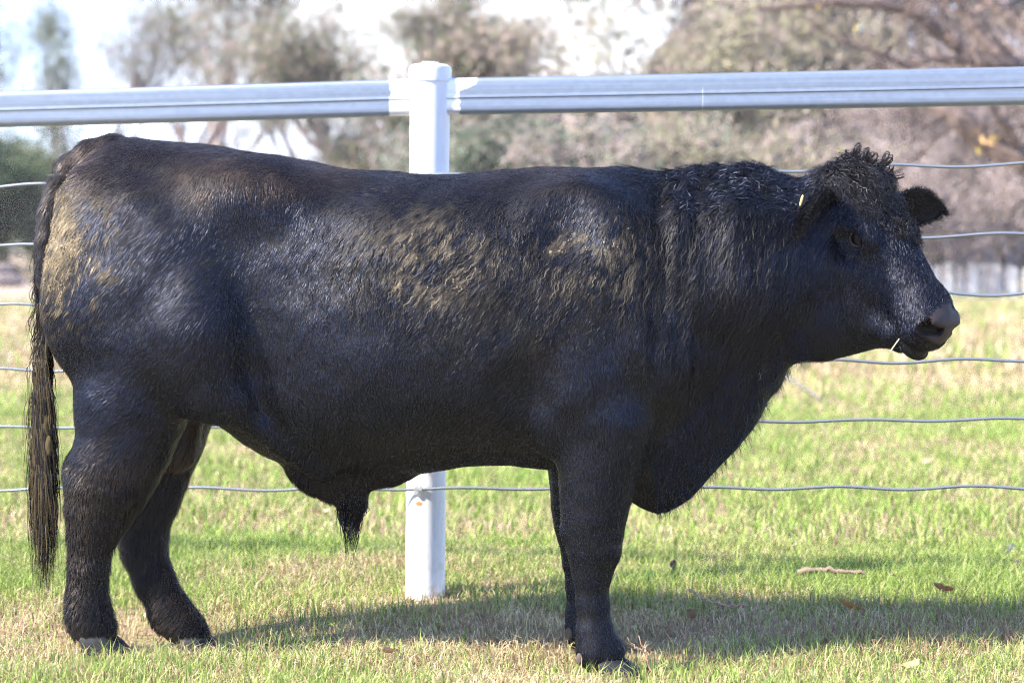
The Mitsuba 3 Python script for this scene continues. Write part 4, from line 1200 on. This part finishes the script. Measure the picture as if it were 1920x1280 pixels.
pz_ = z0[:, None] - L[:, None] * t[None]
path = np.stack([px_, py_, pz_], -1)
ang = rng.uniform(0, PI, n)
side = np.stack([np.cos(ang), np.sin(ang), 0 * ang], -1)
wd = (rng.uniform(0.0016, 0.0042, n))[:, None] * np.linspace(1.0, 0.4, k_ - 1)[None]
v, f, m_ = ribbons(path, wd, np.repeat(side[:, None], k_ - 1, 1))
dirty = rng.random(n) < np.interp(z0, [0.55, 0.8, 1.0, 1.2], [0.55, 0.45, 0.3, 0.1])
c = np.where(dirty[:, None], np.array([0.085, 0.065, 0.034]), np.array([0.020, 0.018, 0.017])) * rng.uniform(0.6, 1.4, (n, 1))
sw.put(v, f, np.repeat(c[:, None], m_, 1).reshape(-1, 3))
n = 260
z0 = rng.uniform(0.45, 0.80, n)
L = rng.uniform(0.12, 0.34, n).clip(max=z0 - 0.12)
t = np.linspace(0, 1, k_)
path = np.stack([-1.315 + rng.normal(0, 0.018, (n, 1)) * (0.7 + 0.5 * t) + rng.normal(0, 0.004, (n, k_)).cumsum(1) * 0.6, -0.118 - 0.006 * rng.random((n, 1)) + 0.03 * t ** 2 + 0 * z0[:, None], z0[:, None] - L[:, None] * t], -1)
v, f, m_ = ribbons(path, rng.uniform(0.0014, 0.003, (n, 1)) * np.linspace(1, 0.4, k_ - 1)[None], np.repeat(np.array([[[1.0, 0, 0]]]), n, 0).repeat(k_ - 1, 1))
c = np.where((rng.random(n) < 0.5)[:, None], [0.085, 0.066, 0.036], [0.016, 0.014, 0.013]) * rng.uniform(0.6, 1.4, (n, 1))
sw.put(v, f, np.repeat(c[:, None], m_, 1).reshape(-1, 3))
for k in range(34):     # thicker clotted locks
    z0_ = rng.uniform(0.42, 0.86)
    L_ = min(rng.uniform(0.12, 0.36), z0_ - 0.16)
    tt = np.linspace(0, 1, 10)
    ax, ay = np.clip(rng.normal(0, 0.020), -0.026, 0.03), -abs(rng.normal(0.012, 0.014))
    pts = np.stack([-1.316 + ax * (0.5 + 0.6 * tt) + rng.normal(0, 0.002, 10).cumsum(), -0.078 + ay * (0.6 + 0.4 * tt), z0_ - L_ * tt], -1)
    v, f = tube(pts, rng.uniform(0.002, 0.0055) * (0.35 + np.sin(PI * np.clip(tt * 0.9 + 0.1, 0, 1))) * rng.uniform(0.7, 1.2, 10), 6)
    c = np.array([0.09, 0.07, 0.034]) * rng.uniform(0.2, 1.3)
    sw.put(v, f, np.repeat(c[None], len(v), 0))
# dark fringe standing up along the tail head
n = 500
tt = rng.random(n)
tx = np.interp(tt, [0, 0.3, 0.6, 1], [-1.17, -1.245, -1.276, -1.308])
tz = np.interp(tt, [0, 0.3, 0.6, 1], [1.375, 1.325, 1.27, 1.12])
nn = unit(np.stack([-0.75 - 0.2 * tt, rng.normal(0, 0.4, n), 0.75 - 0.6 * tt], -1))
Pt = np.stack([tx, rng.normal(0, 0.012, n) - 0.06 * tt, tz], -1) + nn * 0.036
dd = unit(np.array([-0.6, 0, -0.3]) + nn * 0.6 + rng.normal(0, 0.2, (n, 3)))
sw.put(*hair(Pt, nn, dd, rng.uniform(0.015, 0.035, n), np.full(n, 0.002), rng.uniform(0.1, 0.5, n), seed=501, tint=np.repeat([[0.010, 0.010, 0.012]], n, 0)))
sw.out('bull__tail_switch', label='long tail hair clotted with dry dung')
for k, (x, z, rx, rz) in enumerate([(-1.300, 0.600, 0.015, 0.040), (-1.318, 0.560, 0.010, 0.024), (-1.291, 0.548, 0.011, 0.030)]):
    m = trimesh.creation.icosphere(3, 1.0)
    m.vertices *= (1 + 0.4 * (meshkit.fbm(m.vertices * 1.3 + k * 7, 3) - 0.5))[:, None]
    m.apply_scale([rx, rx * 0.7, rz])
    add('bull__tail_switch__dung_clot' + ('_%03d' % k if k else ''), (bworld(np.array(m.vertices) + [x, -0.112 - 0.003 * (k % 3), z]), np.array(m.faces)), 'wood_material', smooth=True, color=np.repeat([np.array([0.085, 0.066, 0.030]) * (0.8 + 0.1 * k)], len(m.vertices), 0))

# ---- sheath tuft
tf = Bag()
rng = R(520)
n = 620
a = rng.uniform(0, 2 * PI, n)
rr_ = np.sqrt(rng.random(n)) * 0.042
P0 = np.stack([-0.448 + rr_ * np.cos(a), rr_ * np.sin(a), 0.400 + rng.uniform(-0.025, 0.03, n)], -1)
L = (0.03 + 0.13 * rng.random(n) ** 1.2) * (1.1 - 0.75 * (rr_ / 0.042) ** 2) * np.where(rng.random(n) < 0.12, 1.3, 1)
k_ = 7
t = np.linspace(0, 1, k_)
path = P0[:, None] + np.stack([(-np.cos(a) * rr_ * 0.8)[:, None] * t ** 1.5 + (np.cos(a) * 0.010)[:, None] * np.sin(PI * t) - 0.012 * t + rng.normal(0, 0.0025, (n, k_)).cumsum(1), (np.sin(a) * 0.01)[:, None] * t + rng.normal(0, 0.002, (n, k_)).cumsum(1), -L[:, None] * t], -1)
side = np.stack([np.cos(a), np.sin(a) * 0.5, 0 * a], -1)
v, f, m_ = ribbons(path, 0.0026 * np.linspace(1, 0.5, k_ - 1)[None] * np.ones((n, 1)), np.repeat(unit(side)[:, None], k_ - 1, 1))
tf.put(v, f, np.repeat([[0.010, 0.009, 0.010]], len(v), 0))
tf.out('bull__sheath_tuft', label='hanging tuft of black hair under the belly')
# a straw in the mouth
v, f = tube([hd(0.522, -0.060, -0.146), hd(0.540, -0.078, -0.178)], 0.0018, 6)
add('straw', (bworld(v), f), 'wood_material', color=np.repeat([[0.62, 0.58, 0.36]], len(v), 0), label='short pale straw sticking out of the mouth of the bull', category='straw')

#LITTER#

# ------------------------------------------------------------------ litter on the grass
LEAVES = [((1.764, 8.972), 0.045, (0.62, 0.52, 0.42), 'pale dry leaf standing in the grass at the right edge', 1.1), ((0.535, 8.397), 0.05, (0.12, 0.07, 0.07), 'dark curled leaf right of the front leg', 0.8),
          ((1.251, 8.291), 0.04, (0.24, 0.15, 0.13), 'brown leaf just right of the long stick', 0.5), ((1.357, 7.939), 0.05, (0.28, 0.17, 0.14), 'reddish brown leaf below the right end of the stick', 0.6),
          ((0.536, 7.464), 0.045, (0.30, 0.20, 0.12), 'brown leaf in the trampled patch right of the hoof', 0.9), ((1.013, 7.594), 0.05, (0.50, 0.28, 0.13), 'light orange leaf below the stick', 0.7),
          ((-0.776, 10.23), 0.07, (0.62, 0.53, 0.42), 'pale leaf beyond the belly of the bull', 0.15), ((1.031, 6.548), 0.04, (0.55, 0.42, 0.18), 'yellow leaf lying at the bottom edge', 0.3),
          ((1.721, 8.633), 0.035, (0.44, 0.26, 0.18), 'small brown leaf under the pale one at the right edge', 0.4), ((-0.325, 6.83), 0.045, (0.50, 0.35, 0.28), 'faded brown leaf in front of the post', 0.4),
          ((2.074, 12.7), 0.05, (0.52, 0.34, 0.24), 'brown leaf far out on the lit grass at right', 0.5), ((1.055, 10.65), 0.05, (0.60, 0.50, 0.34), 'pale leaf beyond the brisket', 0.5)]
for q, ((x, y), sz, col, lab, tilt) in enumerate(LEAVES):
    rng = R(600 + q)
    ns, nt = 9, 5
    S, Tt = np.meshgrid(np.linspace(-1, 1, ns), np.linspace(-1, 1, nt), indexing='ij')
    wid = 0.42 * (1 - S ** 2) ** 0.7
    sz *= 0.8
    v = np.stack([S, Tt * wid, 0.25 * S ** 2 + 0.35 * (Tt * wid) ** 2 + 0.05 * rng.normal(0, 1, S.shape)], -1).reshape(-1, 3) * sz
    i, j = np.meshgrid(np.arange(ns - 1), np.arange(nt - 1), indexing='ij')
    f = np.stack([i * nt + j, (i + 1) * nt + j, (i + 1) * nt + j + 1, i * nt + j + 1], -1).reshape(-1, 4)
    f = np.vstack([f[:, [0, 1, 2]], f[:, [0, 2, 3]]])
    M = trimesh.transformations.euler_matrix(tilt, -tilt * 0.5, rng.uniform(0, 6.28))[:3, :3]
    v = v @ M.T
    v = v + [x, y, float(ground_z(x, y)) + 0.030 + 0.2 * sz]
    key = 'fallen_leaf' + ('_%03d' % q if q else '')
    add(key, (v, f), 'leaf_material', smooth=True, color=np.repeat([col], len(v), 0))
    thing(key, lab, 'leaf')


def stick(key, pts, r, col, lab, seed):
    pts = np.array(pts, float)
    tt = np.linspace(0, len(pts) - 1, 16)
    sm = np.stack([PchipInterpolator(np.arange(len(pts)), pts[:, k])(tt) for k in range(3)], 1) + R(seed).normal(0, 0.0025, (16, 3))
    sm[:, 2] += ground_z(sm[:, 0], sm[:, 1])
    v, f = tube(sm, r * np.linspace(1, 0.6, 16) * R(seed + 1).uniform(0.8, 1.2, 16), 7)
    add(key, (v, f), 'wood_material', smooth=True, color=np.repeat([col], len(v), 0))
    thing(key, lab, 'stick')


stick('stick', [(0.942, 8.344, 0.035), (1.05, 8.33, 0.045), (1.162, 8.317, 0.035)], 0.010, (0.29, 0.21, 0.165), 'pale brown stick lying in the grass right of the bull', 620)
stick('stick_001', [(0.372, 6.70, 0.0), (0.362, 6.70, 0.06), (0.335, 6.72, 0.13)], 0.0025, (0.42, 0.25, 0.17), 'thin upright reddish twig in front of the hoof', 622)
stick('stick_002', [(0.352, 6.70, 0.085), (0.33, 6.70, 0.10), (0.305, 6.71, 0.125)], 0.0018, (0.42, 0.27, 0.19), 'short side twig leaning on the upright twig', 624)
stick('stick_003', [(2.10, 19.5, 0.12), (2.14, 18.6, 0.08), (2.17, 17.8, 0.04)], 0.012, (0.16, 0.145, 0.145), 'grey stick lying on the lit grass right of the brisket', 626)
stick('stick_004', [(0.56, 7.9, 0.04), (0.62, 7.7, 0.03), (0.70, 7.55, 0.05)], 0.005, (0.38, 0.26, 0.18), 'thin brown twig beside the brown leaf in the trampled patch', 628)
